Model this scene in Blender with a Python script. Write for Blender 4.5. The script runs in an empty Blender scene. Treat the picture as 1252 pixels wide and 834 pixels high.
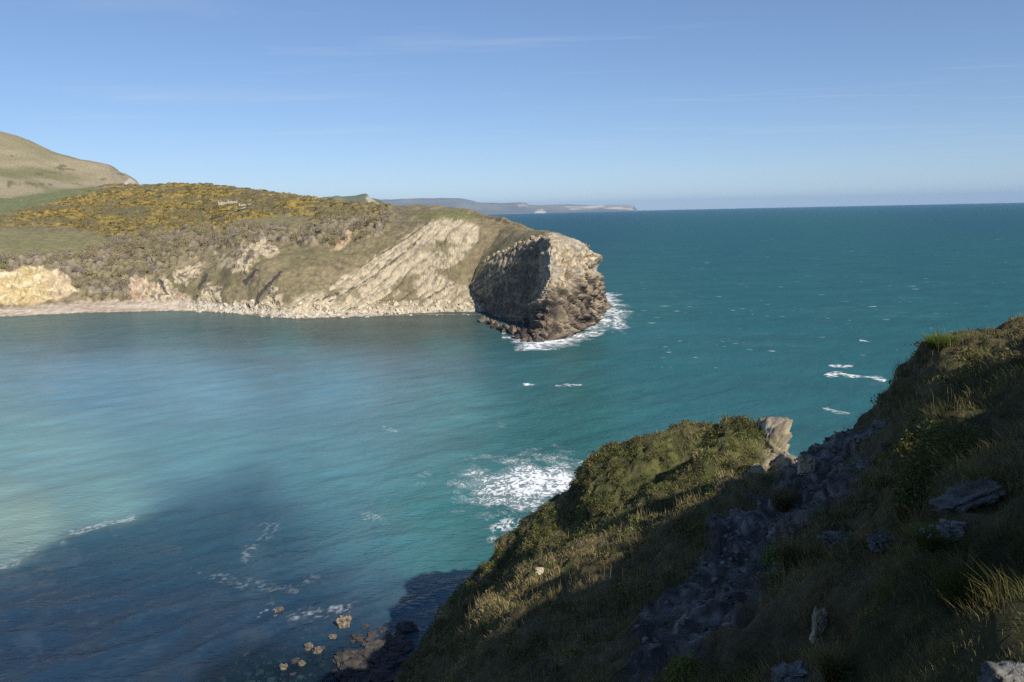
import bpy, math, random
import numpy as np
from mathutils import Vector, Matrix
from mathutils.bvhtree import BVHTree
rng = np.random.default_rng(7)
random.seed(7)
scene = bpy.context.scene
COL = scene.collection

# ---------------------------------------------------------------- camera model (photo is 1252 x 834)
FPX, EYE = 960.0, 50.0
PHI = math.atan(.022)
PIT = math.atan((417 - 257.3) / FPX)
CAM = np.array([0, 0, EYE])
_F = np.array([0, math.cos(PIT), -math.sin(PIT)])
_U0 = np.array([0, math.sin(PIT), math.cos(PIT)])
_R0 = np.array([1., 0, 0])
_r = math.cos(PHI) * _R0 - math.sin(PHI) * _U0
_u = math.sin(PHI) * _R0 + math.cos(PHI) * _U0


def ray(px, py):
    return _F + (px - 626) / FPX * _r + (417 - py) / FPX * _u


def P(px, py, Y):
    v = ray(px, py)
    return CAM + v * (Y / v[1])


def Pz(px, py, z=0.):
    v = ray(px, py)
    return CAM + v * ((z - EYE) / v[2])


def proj(V):
    d = V - CAM
    w = np.maximum(d @ _F, 1e-3)
    return 626 + FPX * (d @ _r) / w, 417 - FPX * (d @ _u) / w


# ---------------------------------------------------------------- numpy noise
def _hash(ix, iy, iz, seed):
    h = (ix.astype(np.int64) * 374761393 + iy.astype(np.int64) * 668265263 + iz.astype(np.int64) * 2147483647 + seed * 974634777) & 0xFFFFFFFF
    h = ((h ^ (h >> 13)) * 1274126177) & 0xFFFFFFFF
    h = ((h ^ (h >> 16)) * 2246822519) & 0xFFFFFFFF
    return (h ^ (h >> 15)) & 0xFFFFFFFF


_G = np.array([[1, 1, 0], [-1, 1, 0], [1, -1, 0], [-1, -1, 0], [1, 0, 1], [-1, 0, 1], [1, 0, -1], [-1, 0, -1],
               [0, 1, 1], [0, -1, 1], [0, 1, -1], [0, -1, -1], [1, 1, 0], [-1, 1, 0], [0, -1, 1], [0, -1, -1]], float)


def perlin(p, seed=0):
    i = np.floor(p).astype(np.int64)
    f = p - i
    w = f * f * f * (f * (f * 6 - 15) + 10)
    out = 0
    for dx in (0, 1):
        for dy in (0, 1):
            for dz in (0, 1):
                g = _G[_hash(i[:, 0] + dx, i[:, 1] + dy, i[:, 2] + dz, seed) & 15]
                dot = g[:, 0] * (f[:, 0] - dx) + g[:, 1] * (f[:, 1] - dy) + g[:, 2] * (f[:, 2] - dz)
                out = out + dot * (w[:, 0] if dx else 1 - w[:, 0]) * (w[:, 1] if dy else 1 - w[:, 1]) * (w[:, 2] if dz else 1 - w[:, 2])
    return out


def fbm(p, octs=4, seed=0, ridged=False, gain=.5):
    a, s, out = 1., 1., 0
    for k in range(octs):
        n = perlin(p * s, seed + k * 17)
        out = out + a * ((.5 - np.abs(n) * 1.6) if ridged else n)
        a *= gain
        s *= 2.03
    return out


def worley(p, seed=0):
    """2-D F1 distance and a cell id in 0..1 for points p (n,2)."""
    i = np.floor(p).astype(np.int64)
    best = np.full(len(p), 9.)
    cid = np.zeros(len(p))
    z = np.zeros(len(p), np.int64)
    for dx in (-1, 0, 1):
        for dy in (-1, 0, 1):
            a, b = i[:, 0] + dx, i[:, 1] + dy
            h1, h2 = _hash(a, b, z, seed) / 4294967295., _hash(a, b, z + 5, seed + 3) / 4294967295.
            d = np.hypot(a + h1 - p[:, 0], b + h2 - p[:, 1])
            m = d < best
            best[m] = d[m]
            cid[m] = ((h1 * 7.31 + h2 * 3.17) % 1.)[m]
    return best, cid


def sstep(a, b, x):
    t = np.clip((x - a) / (b - a), 0, 1)
    return t * t * (3 - 2 * t)


def poly_in(px, py, poly):
    """signed distance (positive inside) of points to a polygon."""
    poly = np.array(poly, float)
    inside = np.zeros(len(px), bool)
    dist = np.full(len(px), 1e9)
    for k in range(len(poly)):
        x1, y1 = poly[k]
        x2, y2 = poly[(k + 1) % len(poly)]
        if y1 != y2:
            c = ((y1 > py) != (y2 > py)) & (px < (x2 - x1) * (py - y1) / (y2 - y1) + x1)
            inside ^= c
        t = np.clip(((px - x1) * (x2 - x1) + (py - y1) * (y2 - y1)) / max((x2 - x1) ** 2 + (y2 - y1) ** 2, 1e-9), 0, 1)
        dist = np.minimum(dist, np.hypot(px - x1 - t * (x2 - x1), py - y1 - t * (y2 - y1)))
    return np.where(inside, dist, -dist)


def line_d(px, py, pts):
    dist = np.full(len(px), 1e9)
    for (x1, y1), (x2, y2) in zip(pts[:-1], pts[1:]):
        t = np.clip(((px - x1) * (x2 - x1) + (py - y1) * (y2 - y1)) / ((x2 - x1) ** 2 + (y2 - y1) ** 2), 0, 1)
        dist = np.minimum(dist, np.hypot(px - x1 - t * (x2 - x1), py - y1 - t * (y2 - y1)))
    return dist


def c3(*v):
    return np.array(v, float)


def mixc(a, b, m):
    return a * (1 - m[:, None]) + b * m[:, None]


# ---------------------------------------------------------------- mesh helpers
def mesh_from(name, V, quads=None, tris=None, mat=None, attrs=None, smooth=True):
    me = bpy.data.meshes.new(name)
    V = np.ascontiguousarray(V, np.float32)
    me.vertices.add(len(V))
    me.vertices.foreach_set('co', V.ravel())
    li, st, tot = [], [], 0
    if quads is not None and len(quads):
        li.append(np.asarray(quads, np.int32).ravel())
        st.append(np.arange(len(quads), dtype=np.int32) * 4)
        tot = len(quads) * 4
    if tris is not None and len(tris):
        li.append(np.asarray(tris, np.int32).ravel())
        st.append(tot + np.arange(len(tris), dtype=np.int32) * 3)
    li, st = np.concatenate(li), np.concatenate(st)
    me.loops.add(len(li))
    me.loops.foreach_set('vertex_index', li)
    me.polygons.add(len(st))
    me.polygons.foreach_set('loop_start', st)
    me.update(calc_edges=True)
    me.polygons.foreach_set('use_smooth', np.full(len(st), smooth))
    for k, a in (attrs or {}).items():
        a = np.asarray(a, np.float32)
        if a.ndim == 2:
            at = me.attributes.new(k, 'FLOAT_COLOR', 'POINT')
            at.data.foreach_set('color', np.column_stack([a, np.ones(len(a), np.float32)]).astype(np.float32).ravel())
        else:
            at = me.attributes.new(k, 'FLOAT', 'POINT')
            at.data.foreach_set('value', a)
    if mat:
        me.materials.append(mat)
    me.update()
    return me


def link(name, me, loc=(0, 0, 0), parent=None):
    o = bpy.data.objects.new(name, me)
    COL.objects.link(o)
    o.location = loc
    if parent:
        o.parent = parent
    return o


def tag(o, label=None, cat=None, group=None, kind=None):
    if label: o['label'] = label
    if cat: o['category'] = cat
    if group: o['group'] = group
    if kind: o['kind'] = kind
    return o


def gridq(nu, nv):
    i = np.arange(nu * nv).reshape(nu, nv)
    return np.stack([i[:-1, :-1], i[1:, :-1], i[1:, 1:], i[:-1, 1:]], -1).reshape(-1, 4)


def catmull(A, seg):
    """A (n, ...) control values, seg: samples per segment -> resampled array."""
    out = []
    n = len(A)
    for k in range(n - 1):
        p0, p1, p2, p3 = A[max(k - 1, 0)], A[k], A[k + 1], A[min(k + 2, n - 1)]
        m1, m2 = (p2 - p0) * .42, (p3 - p1) * .42
        s = seg[k]
        t = np.arange(s + (1 if k == n - 2 else 0)) / s
        t = t.reshape((-1,) + (1,) * (A.ndim - 1))
        out.append((2 * t**3 - 3 * t**2 + 1) * p1 + (t**3 - 2 * t**2 + t) * m1 + (-2 * t**3 + 3 * t**2) * p2 + (t**3 - t**2) * m2)
    return np.concatenate(out)


def grid_normals(G):
    du = np.gradient(G, axis=0)
    dv = np.gradient(G, axis=1)
    n = np.cross(du, dv)
    n /= np.linalg.norm(n, axis=2, keepdims=True) + 1e-9
    return n


# ---------------------------------------------------------------- materials
def new_mat(name):
    m = bpy.data.materials.new(name)
    m.use_nodes = True
    nt = m.node_tree
    return m, nt, nt.nodes, nt.links, nt.nodes['Principled BSDF']


def attr_mat(name, rough=.9, var=.35, scale=1.5, bump=.6, bscale=2., bdist=.3, spec=.25, extra=None):
    """colour from the 'col' attribute, broken up by two noises; noise bump in metres."""
    m, nt, N, L, b = new_mat(name)
    at = N.new('ShaderNodeAttribute'); at.attribute_name = 'col'
    tc = N.new('ShaderNodeTexCoord')
    n1 = N.new('ShaderNodeTexNoise'); n1.inputs['Scale'].default_value = scale; n1.inputs['Detail'].default_value = 8; n1.inputs['Roughness'].default_value = .65
    mr = N.new('ShaderNodeMapRange'); mr.inputs[1].default_value = .3; mr.inputs[2].default_value = .7
    mr.inputs[3].default_value = 1 - var; mr.inputs[4].default_value = 1 + var
    mx = N.new('ShaderNodeVectorMath'); mx.operation = 'SCALE'
    n2 = N.new('ShaderNodeTexNoise'); n2.inputs['Scale'].default_value = bscale; n2.inputs['Detail'].default_value = 9; n2.inputs['Roughness'].default_value = .7
    bp = N.new('ShaderNodeBump'); bp.inputs['Strength'].default_value = bump; bp.inputs['Distance'].default_value = bdist
    L.new(tc.outputs['Object'], n1.inputs['Vector']); L.new(tc.outputs['Object'], n2.inputs['Vector'])
    L.new(n1.outputs['Fac'], mr.inputs[0]); L.new(at.outputs['Color'], mx.inputs[0]); L.new(mr.outputs[0], mx.inputs['Scale'])
    L.new(mx.outputs[0], b.inputs['Base Color']); L.new(n2.outputs['Fac'], bp.inputs['Height']); L.new(bp.outputs[0], b.inputs['Normal'])
    b.inputs['Roughness'].default_value = rough
    b.inputs['Specular IOR Level'].default_value = spec
    return m


def leaf_mat(name, transl=.35, rough=.7):
    m, nt, N, L, b = new_mat(name)
    at = N.new('ShaderNodeAttribute'); at.attribute_name = 'col'
    oi = N.new('ShaderNodeObjectInfo')
    mr = N.new('ShaderNodeMapRange'); mr.inputs[3].default_value = .8; mr.inputs[4].default_value = 1.2
    vm = N.new('ShaderNodeVectorMath'); vm.operation = 'SCALE'
    L.new(oi.outputs['Random'], mr.inputs[0]); L.new(mr.outputs[0], vm.inputs['Scale']); L.new(at.outputs['Color'], vm.inputs[0])
    tr = N.new('ShaderNodeBsdfTranslucent')
    mx = N.new('ShaderNodeMixShader'); mx.inputs[0].default_value = transl
    L.new(vm.outputs[0], b.inputs['Base Color']); L.new(vm.outputs[0], tr.inputs['Color'])
    b.inputs['Roughness'].default_value = rough; b.inputs['Specular IOR Level'].default_value = .2
    L.new(b.outputs[0], mx.inputs[1]); L.new(tr.outputs[0], mx.inputs[2])
    L.new(mx.outputs[0], N['Material Output'].inputs['Surface'])
    return m


M_HILL = attr_mat('hill_turf_and_rock', var=.35, scale=.35, bump=.8, bscale=.9, bdist=.7)
M_HEAD = attr_mat('headland_rock', var=.4, scale=.5, bump=.9, bscale=1.0, bdist=.6)
M_FAR = attr_mat('far_land', var=.12, scale=.02, bump=.5, bscale=.05, bdist=6.)
M_FORE = attr_mat('near_slope_soil_and_rock', var=.5, scale=2.6, bump=1., bscale=2.2, bdist=.45)
M_ROCK = attr_mat('loose_rock', var=.3, scale=2., bump=.8, bscale=3., bdist=.12)
M_LEAF = leaf_mat('leaves_and_blades')
M_TWIG = leaf_mat('bare_twigs', .05, .9)

# ---------------------------------------------------------------- world, sun
SUN_AZ, SUN_EL = math.radians(146), math.radians(35.5)      # azimuth clockwise from +Y
S = Vector((math.sin(SUN_AZ) * math.cos(SUN_EL), math.cos(SUN_AZ) * math.cos(SUN_EL), math.sin(SUN_EL)))
w = bpy.data.worlds.new('World'); scene.world = w; w.use_nodes = True
N, L = w.node_tree.nodes, w.node_tree.links
bg = N['Background']
sky = N.new('ShaderNodeTexSky'); sky.sky_type = 'NISHITA'; sky.sun_disc = False
sky.sun_elevation = SUN_EL; sky.sun_rotation = SUN_AZ
sky.altitude = 50; sky.air_density = .8; sky.dust_density = .1; sky.ozone_density = 4.
# thin cirrus streaks: stretched noise on the sky direction
tc = N.new('ShaderNodeTexCoord'); sp = N.new('ShaderNodeSeparateXYZ'); L.new(tc.outputs['Generated'], sp.inputs[0])
mz = N.new('ShaderNodeMath'); mz.operation = 'MAXIMUM'; mz.inputs[1].default_value = .03; L.new(sp.outputs['Z'], mz.inputs[0])
dx = N.new('ShaderNodeMath'); dx.operation = 'DIVIDE'; L.new(sp.outputs['X'], dx.inputs[0]); L.new(mz.outputs[0], dx.inputs[1])
dy = N.new('ShaderNodeMath'); dy.operation = 'DIVIDE'; L.new(sp.outputs['Y'], dy.inputs[0]); L.new(mz.outputs[0], dy.inputs[1])
cb = N.new('ShaderNodeCombineXYZ'); L.new(dx.outputs[0], cb.inputs[0]); L.new(dy.outputs[0], cb.inputs[1])
mp = N.new('ShaderNodeMapping'); mp.inputs['Rotation'].default_value = (0, 0, math.radians(-8)); mp.inputs['Scale'].default_value = (.35, 1.3, 1); L.new(cb.outputs[0], mp.inputs[0])
cn = N.new('ShaderNodeTexNoise'); cn.inputs['Scale'].default_value = .9; cn.inputs['Detail'].default_value = 7; cn.inputs['Roughness'].default_value = .6; cn.inputs['Distortion'].default_value = .6
L.new(mp.outputs[0], cn.inputs['Vector'])
cr = N.new('ShaderNodeMapRange'); cr.inputs[1].default_value = .54; cr.inputs[2].default_value = .85; cr.inputs[3].default_value = 0; cr.inputs[4].default_value = .42
L.new(cn.outputs['Fac'], cr.inputs[0])
mxs = N.new('ShaderNodeMix'); mxs.data_type = 'RGBA'; mxs.inputs[7].default_value = (4.6, 5.2, 6.2, 1)
L.new(cr.outputs[0], mxs.inputs[0]); tn = N.new('ShaderNodeVectorMath'); tn.operation = 'MULTIPLY'; tn.inputs[1].default_value = (1.0, 1.10, 1.27); gm = N.new('ShaderNodeGamma'); gm.inputs[1].default_value = .78; L.new(sky.outputs[0], gm.inputs[0]); L.new(gm.outputs[0], tn.inputs[0])
L.new(tn.outputs[0], mxs.inputs[6]); L.new(mxs.outputs[2], bg.inputs['Color'])
bg.inputs['Strength'].default_value = .1
sl = bpy.data.lights.new('sun', 'SUN'); sl.energy = 4.6; sl.angle = math.radians(.5); sl.color = (1, .93, .82)
so = link('sun', sl); so.rotation_euler = S.to_track_quat('Z', 'Y').to_euler(); so.location = (60, -80, 120)

# ---------------------------------------------------------------- camera
cd = bpy.data.cameras.new('camera'); co = link('camera', cd)
cd.sensor_fit = 'HORIZONTAL'; cd.sensor_width = 36; cd.lens = FPX / 1252 * 36
cd.clip_start = .1; cd.clip_end = 80000
m3 = Matrix([[_r[i], _u[i], -_F[i]] for i in range(3)])
co.matrix_world = Matrix.Translation(CAM) @ m3.to_4x4()
scene.camera = co

# ================================================================ HILLSIDE across the cove
ST = [  # px, waterline py, then (py, Y) for: beach top, cliff top, scrub, field, gorse, skyline
    (-230, 394, (380, 415), (342, 432), (312, 470), (282, 555), (255, 660), (228, 780)),
    (-110, 390, (377, 422), (334, 440), (309, 478), (285, 560), (262, 660), (240, 770)),
    (0, 388, (374, 428), (331, 446), (308, 480), (287, 560), (264, 660), (243, 760)),
    (50, 386, (371, 432), (328, 450), (308, 482), (287, 560), (262, 670), (238, 780)),
    (95, 384, (368, 436), (350, 447), (318, 480), (290, 560), (258, 690), (231, 800)),
    (130, 383, (367, 437), (352, 446), (315, 482), (290, 560), (256, 700), (227, 810)),
    (170, 382, (366, 436), (350, 443), (316, 478), (288, 560), (255, 690), (228, 810)),
    (215, 381, (366, 430), (335, 443), (305, 485), (280, 570), (252, 690), (226, 800)),
    (260, 382, (368, 420), (338, 433), (300, 480), (276, 560), (252, 670), (228, 770)),
    (310, 386, (374, 405), (320, 425), (292, 468), (272, 540), (252, 640), (234, 730)),
    (360, 390, (379, 390), (345, 405), (305, 440), (278, 500), (257, 590), (240, 670)),
    (420, 388, (379, 393), (335, 412), (300, 438), (277, 480), (260, 550), (248, 610)),
    (480, 386, (377, 396), (308, 424), (285, 440), (270, 468), (260, 510), (253, 560)),
    (530, 385, (375, 397), (271, 437), (265, 446), (260, 460), (256, 490), (253, 520)),
    (560, 385, (374, 398), (269, 436), (265, 445), (261, 458), (259, 475), (257, 495)),
    (585, 385, (376, 396), (288, 428), (276, 436), (269, 448), (265, 462), (261, 478)),
    (620, 384, (378, 395), (322, 410), (297, 419), (283, 430), (275, 440), (270, 452)),
    (650, 384, (378, 393), (340, 405), (315, 412), (298, 420), (287, 428), (281, 438)),
    (690, 384, (380, 394), (365, 402), (350, 408), (335, 415), (320, 422), (310, 430)),
]
rows = []
for s in ST:
    px = s[0]
    Wp = Pz(px, s[1]) if px < 600 else P(px, s[1], 386)
    r = [Wp + c3(0, -14, -4), Wp]
    r += [P(px, a, b) for a, b in s[2:]]
    sk = r[-1]
    t = np.clip((px - 380) / 160, 0, 1)
    r += [sk + c3(10, 60, -8 - 14 * t), sk + c3(30, 190, -40 - sk[2] * .7 * t)]
    rows.append(r)
CTRL = np.array(rows)
useg = [40, 40] + [int(max(14, (ST[k + 1][0] - ST[k][0]) * 1.6)) for k in range(2, len(ST) - 1)]
vseg = [4, 14, 60, 40, 44, 44, 40, 14, 6]
G = catmull(CTRL, useg)
G = catmull(np.swapaxes(G, 0, 1), vseg)
G = np.swapaxes(G, 0, 1)
nu, nv = G.shape[:2]
NRM = grid_normals(G).reshape(-1, 3)
V = G.reshape(-1, 3).copy()
if NRM[:, 2].mean() < 0:
    NRM = -NRM
px, py = proj(V)
wob = fbm(V * .12, 4, 3) * 14            # ragged zone edges, in photo pixels
wob2 = fbm(V * .35, 3, 9) * 8


def zone(poly, soft=3., amp=1.):
    return sstep(-soft, soft, poly_in(px, py, poly) + (wob * .6 + wob2 * .5) * amp)


slab = zone([(335, 392), (345, 372), (402, 350), (440, 327), (470, 307), (500, 287), (520, 273), (545, 267), (570, 269), (586, 278), (584, 294), (574, 308), (560, 325), (545, 342), (600, 360), (600, 395)], 2.5, .35)
ybank = zone([(-260, 330), (0, 331), (52, 327), (85, 342), (98, 358), (75, 364), (40, 372), (-260, 380)], 2, .5)
pinks = zone([(160, 345), (180, 342), (205, 352), (232, 362), (232, 372), (160, 372)], 2, .7)
rocks = np.maximum.reduce([
    zone([(210, 332), (230, 326), (250, 322), (242, 340), (228, 350), (212, 345)], 1.5, .6),
    zone([(297, 303), (320, 297), (340, 303), (338, 311), (318, 313), (308, 325), (302, 335), (288, 332)], 1.5, .6),
    zone([(245, 362), (255, 346), (270, 352), (275, 368), (240, 372)], 1.5, .6),
    zone([(308, 385), (322, 366), (335, 350), (345, 355), (345, 372), (330, 392)], 1.5, .5),
    zone([(270, 372), (300, 366), (345, 372), (400, 372), (400, 395), (270, 385)], 2, .4),
    zone([(404, 306), (428, 288), (432, 293), (415, 305)], 1.5, .5),
    zone([(180, 368), (200, 340), (210, 345), (205, 372)], 1.5, .6),
    zone([(265, 310), (300, 303), (290, 330), (265, 325)], 2, .9) * .5])
yellow_g = zone([(-260, 285), (-100, 272), (0, 263), (60, 250), (118, 234), (140, 222), (300, 228), (345, 238), (400, 246), (480, 254), (470, 262), (400, 268), (345, 262), (300, 272), (278, 283), (200, 286), (165, 290), (110, 286), (60, 277), (0, 276), (-260, 290)], 3, .5)
field = np.maximum(zone([(-260, 300), (0, 282), (60, 284), (130, 291), (135, 300), (40, 316), (-260, 330)], 2, .4), zone([(318, 262), (360, 262), (400, 275), (360, 285), (310, 275)], 2, .5) * .6)
meadow = zone([(-260, 262), (0, 238), (60, 228), (132, 222), (108, 240), (60, 250), (0, 262), (-260, 285)], 2, .3)
scrub = zone([(-260, 345), (0, 314), (60, 312), (135, 300), (160, 290), (210, 284), (290, 276), (340, 278), (420, 268), (480, 262), (470, 285), (400, 300), (330, 298), (270, 302), (230, 320), (190, 340), (150, 368), (110, 372), (90, 342), (50, 325), (-260, 332)], 4, .6)
topg = zone([(515, 272), (530, 258), (565, 256), (700, 275), (700, 320), (560, 340), (575, 310), (588, 290), (572, 268), (545, 265)], 2, .4)
redsoil = zone([(404, 304), (430, 288), (431, 294), (410, 306)], 1.5, .3)

# relief
t_bed = c3(61, 45, 47); t_bed /= np.linalg.norm(t_bed)
b_bed = np.cross(t_bed, c3(.1, -.7, .7)); b_bed /= np.linalg.norm(b_bed)
cb_ = V @ b_bed
cpx, apx = px * .61 + py * .79 + fbm(V * .05, 3, 25) * 6, px * .79 - py * .61
bedn = fbm(np.column_stack([cpx * .16, apx * .012, np.zeros(len(V))]), 4, 21, gain=.65)
rough = fbm(V * .16, 5, 5, ridged=True)
wd, wc = worley(V[:, :2] / 4.2, 2)
wd2, wc2 = worley(V[:, :2] / 9., 6)
bush = (1 - np.clip(wd * 1.25, 0, 1) ** 2)
bushy = np.clip(scrub * 1.6 + yellow_g * .9, 0, 1.6) * (1 - slab) * (1 - field)
rocky = np.clip(slab + ybank + pinks + rocks, 0, 1)
jrow = np.tile(np.arange(nv), nu)
shore = sstep(0, 1, (jrow < 18).astype(float))
V = V + NRM * (bush * bushy * 1.7 * (.5 + wc) * (1 - shore))[:, None]
V = V + NRM * (slab * (1 - shore) * (bedn * 1.7 + rough * .35) + (rocky - slab).clip(0) * (1 - shore) * rough * 1.9)[:, None]
V = V + NRM * ((1 - rocky) * (1 - shore) * fbm(V * .09, 4, 31) * 1.2)[:, None]
V[:, 2] += (fbm(V * .4, 3, 41) * .35) * shore
# albedo
n1, n2, n3 = fbm(V * .05, 4, 51), fbm(V * .22, 4, 61), fbm(V * .7, 3, 71)
streak = fbm(np.column_stack([V[:, 0] * .02, V[:, 1] * .035, V[:, 2] * .35]), 4, 77)
col = mixc(np.tile(c3(.215, .175, .10), (len(V), 1)), c3(.178, .152, .078), sstep(-.25, .3, n1))
col = mixc(col, c3(.12, .095, .06), sstep(.1, .4, n2) * .6)
col = mixc(col, c3(.185, .172, .075), field * .9)
col = mixc(col, c3(.21, .18, .095), field * sstep(.0, .3, n2 + n3 * .4) * .8)
col = mixc(col, c3(.145, .155, .07), meadow)
sc = mixc(np.tile(c3(.20, .165, .12), (len(V), 1)), c3(.185, .155, .085), (wc2 > .55).astype(float))
sc = mixc(sc, c3(.12, .092, .05), (wc2 < .18).astype(float) * .8)
sc = sc * (.72 + .5 * bush)[:, None] ** 1
col = mixc(col, sc, scrub * .9)
gy = sstep(-.12, .22, streak + n2 * .35)
gcol = mixc(np.tile(c3(.135, .115, .052), (len(V), 1)), c3(.31, .215, .045), gy * (.5 + .5 * (wc > .3)))
col = mixc(col, gcol, yellow_g * .95 * sstep(480, 300, px * .9 + 0 * py) + yellow_g * .35 * sstep(300, 480, px))
col = mixc(col, c3(.195, .158, .09), topg * .85)
col = mixc(col, c3(.13, .14, .05), zone([(505, 262), (560, 256), (590, 264), (560, 270), (520, 272)], 2, .4) * .7)
pale = mixc(np.tile(c3(.40, .34, .24), (len(V), 1)), c3(.27, .225, .155), sstep(-.05, .4, bedn * .8 + n3 * .6))
pale = mixc(pale, c3(.16, .14, .08), sstep(.28, .5, n2 + n1 * .5) * .75)
for pl in ([(480, 352), (500, 333), (514, 335), (505, 356)], [(455, 368), (510, 356), (512, 368), (480, 372)], [(535, 298), (548, 296), (552, 312), (540, 312)], [(538, 330), (560, 318), (570, 322), (545, 340)]):
    pale = mixc(pale, c3(.12, .10, .05), zone(pl, 3, .8) * .8)
col = mixc(col, pale, slab)
for pts_, wdt in (([(393, 374), (440, 348), (480, 322), (518, 288)], 1.1), ([(523, 366), (545, 353), (575, 334)], 1.3), ([(380, 371), (415, 358)], 1.3), ([(440, 327), (485, 298), (525, 272)], .9)):
    col = mixc(col, c3(.07, .058, .045), (line_d(px, py, pts_) < wdt * (.7 + wob2 * .15)).astype(float) * .85 * sstep(0, .4, slab))
yb = mixc(np.tile(c3(.43, .335, .17), (len(V), 1)), c3(.42, .325, .21), sstep(50, 70, px + wob))
yb = mixc(yb, c3(.52, .44, .29), sstep(.05, .4, n2))
col = mixc(col, yb, ybank)
col = mixc(col, mixc(np.tile(c3(.36, .25, .17), (len(V), 1)), c3(.45, .38, .27), sstep(-.1, .3, n2)), pinks * .9)
col = mixc(col, mixc(np.tile(c3(.44, .37, .25), (len(V), 1)), c3(.16, .12, .09), sstep(.05, .45, n2 + n3 * .4)), rocks * .92)
col = mixc(col, c3(.40, .25, .14), redsoil * .7)
for pts_ in ([(310, 383), (318, 362), (330, 347), (343, 333)], [(298, 345), (312, 330)], [(197, 345), (203, 358)], [(243, 352), (252, 335)]):
    col = mixc(col, c3(.045, .04, .04), (line_d(px, py, pts_) < 2.2 + wob2 * .3).astype(float) * .85)
bch = mixc(np.tile(c3(.46, .395, .31), (len(V), 1)), c3(.37, .29, .225), sstep(-.1, .25, fbm(np.column_stack([V[:, 0] * .03, V[:, 1] * .3, V[:, 2] * .8]), 3, 88)))
bch = mixc(bch, mixc(np.tile(c3(.55, .49, .38), (len(V), 1)), c3(.25, .21, .16), sstep(.05, .35, n3)), sstep(215, 245, px))
shm = shore * sstep(20, 14, jrow + wob2 * .4)
col = mixc(col, bch, shm)
col = mixc(col, c3(.075, .06, .05), (jrow < 6) * .8)
hill = link('hillside', mesh_from('hillside', V, gridq(nu, nv), None, M_HILL, {'col': col}))
tag(hill, kind='structure', label='grassy hillside with pale tilted limestone slabs beyond the cove')
HV, HC = V, col
_g = V.reshape(nu, nv, 3)
HZ = {'gorse': yellow_g * (1 - slab) * sstep(.0, .3, gy) * (1 - shore), 'scrub': scrub * (1 - slab) * (1 - shore) * (1 - field) * (1 - rocky), 'area': np.linalg.norm(np.cross(np.gradient(_g, axis=0), np.gradient(_g, axis=1)), axis=2).ravel(),
      'show': ((px > -80) & (px < 640) & (jrow < 262)).astype(float), 'near': (V[:, 1] < 560).astype(float)}
bvh_hill = BVHTree.FromPolygons([tuple(v) for v in V.tolist()], gridq(nu, nv).tolist())


def hit(bvh, px, py):
    d = Vector(ray(px, py)).normalized()
    h = bvh.ray_cast(Vector(CAM), d, 60000)
    return h[0], h[1]


# ================================================================ HEADLAND point (rows: below water, waterline, low, high, edge, ledge, ridge, back, back foot)
def HW(px, py):
    return Pz(px, py)


HS = [
    (HW(588, 389), P(589, 384, 393), P(589, 376, 397), P(588, 367, 399), P(574, 344, 404), P(606, 278, 438), P(625, 285, 480)),
    (HW(597, 394), P(596, 388, 380), P(597, 371, 386), P(594, 363, 390), P(584, 336, 398), P(628, 273, 428), P(658, 300, 470)),
    (HW(606, 401), P(605, 391, 369), P(606, 372, 375), P(606, 347, 378), P(600, 313, 390), P(642, 278, 418), P(688, 320, 466)),
    (HW(626, 410), P(624, 396, 351), P(629, 360, 358), P(630, 319, 361), P(628, 298, 378), P(657, 280, 402), P(705, 335, 460)),
    (HW(640, 415), P(645, 401, 333), P(653, 350, 343), P(655, 299, 345), P(648, 291, 362), P(666, 282, 388), P(715, 342, 455)),
    (HW(655, 418), P(660, 398, 306), P(667, 338, 320), P(671, 291, 332), P(668, 287, 350), P(676, 283, 376), P(722, 348, 448)),
    (HW(675, 417), P(682, 388, 309), P(690, 335, 323), P(690, 294, 335), P(687, 288, 350), P(688, 286, 368), P(728, 352, 442)),
    (HW(700, 409), P(706, 382, 322), P(711, 338, 333), P(712, 300, 341), P(704, 293, 352), P(701, 291, 366), P(732, 358, 438)),
    (HW(720, 398), P(722, 374, 340), P(724, 342, 346), P(726, 309, 349), P(718, 300, 356), P(712, 297, 367), P(735, 362, 438)),
    (HW(733, 386), P(731, 368, 364), P(729, 340, 364), P(731, 313, 360), P(724, 305, 364), P(717, 301, 370), P(736, 365, 442)),
    (HW(739, 375), P(734, 362, 392), P(729, 340, 384), P(727, 317, 375), P(722, 308, 374), P(716, 303, 375), P(734, 366, 446)),
    (HW(738, 365), P(728, 360, 430), P(722, 345, 410), P(718, 322, 395), P(714, 312, 388), P(708, 305, 384), P(725, 366, 452)),
    (HW(720, 355), P(706, 352, 460), P(700, 340, 440), P(694, 320, 425), P(690, 310, 415), P(684, 305, 405), P(700, 362, 470)),
]
rows = []
for s in HS:
    s = list(s)
    c0 = c3(28, 350, 0)
    out = s[0] - c0; out[2] = 0; out /= np.linalg.norm(out)
    last = s[-1].copy(); last[2] = -4
    rows.append([s[0] + out * 5 + c3(0, 0, -5), s[0]] + s[1:] + [last + c3(6, 8, 0)])
G = catmull(np.array(rows), [20, 26, 34, 34, 30, 36, 40, 40, 36, 30, 20, 20])
G = np.swapaxes(catmull(np.swapaxes(G, 0, 1), [5, 50, 80, 60, 24, 40, 20, 10]), 0, 1)
nu, nv = G.shape[:2]
NRM = grid_normals(G).reshape(-1, 3)
V = G.reshape(-1, 3).copy()
px, py = proj(V)
jrow = np.tile(np.arange(nv), nu); ucol = np.repeat(np.arange(nu), nv)
wob, wob2 = fbm(V * .15, 4, 13) * 12, fbm(V * .5, 3, 19) * 8
if NRM[(ucol > 90) & (ucol < 170) & (jrow < 150)][:, 1].mean() > 0:
    NRM = -NRM
low = sstep(340, 368, py + wob * 1.2 + (px - 690) * .5)
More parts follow.
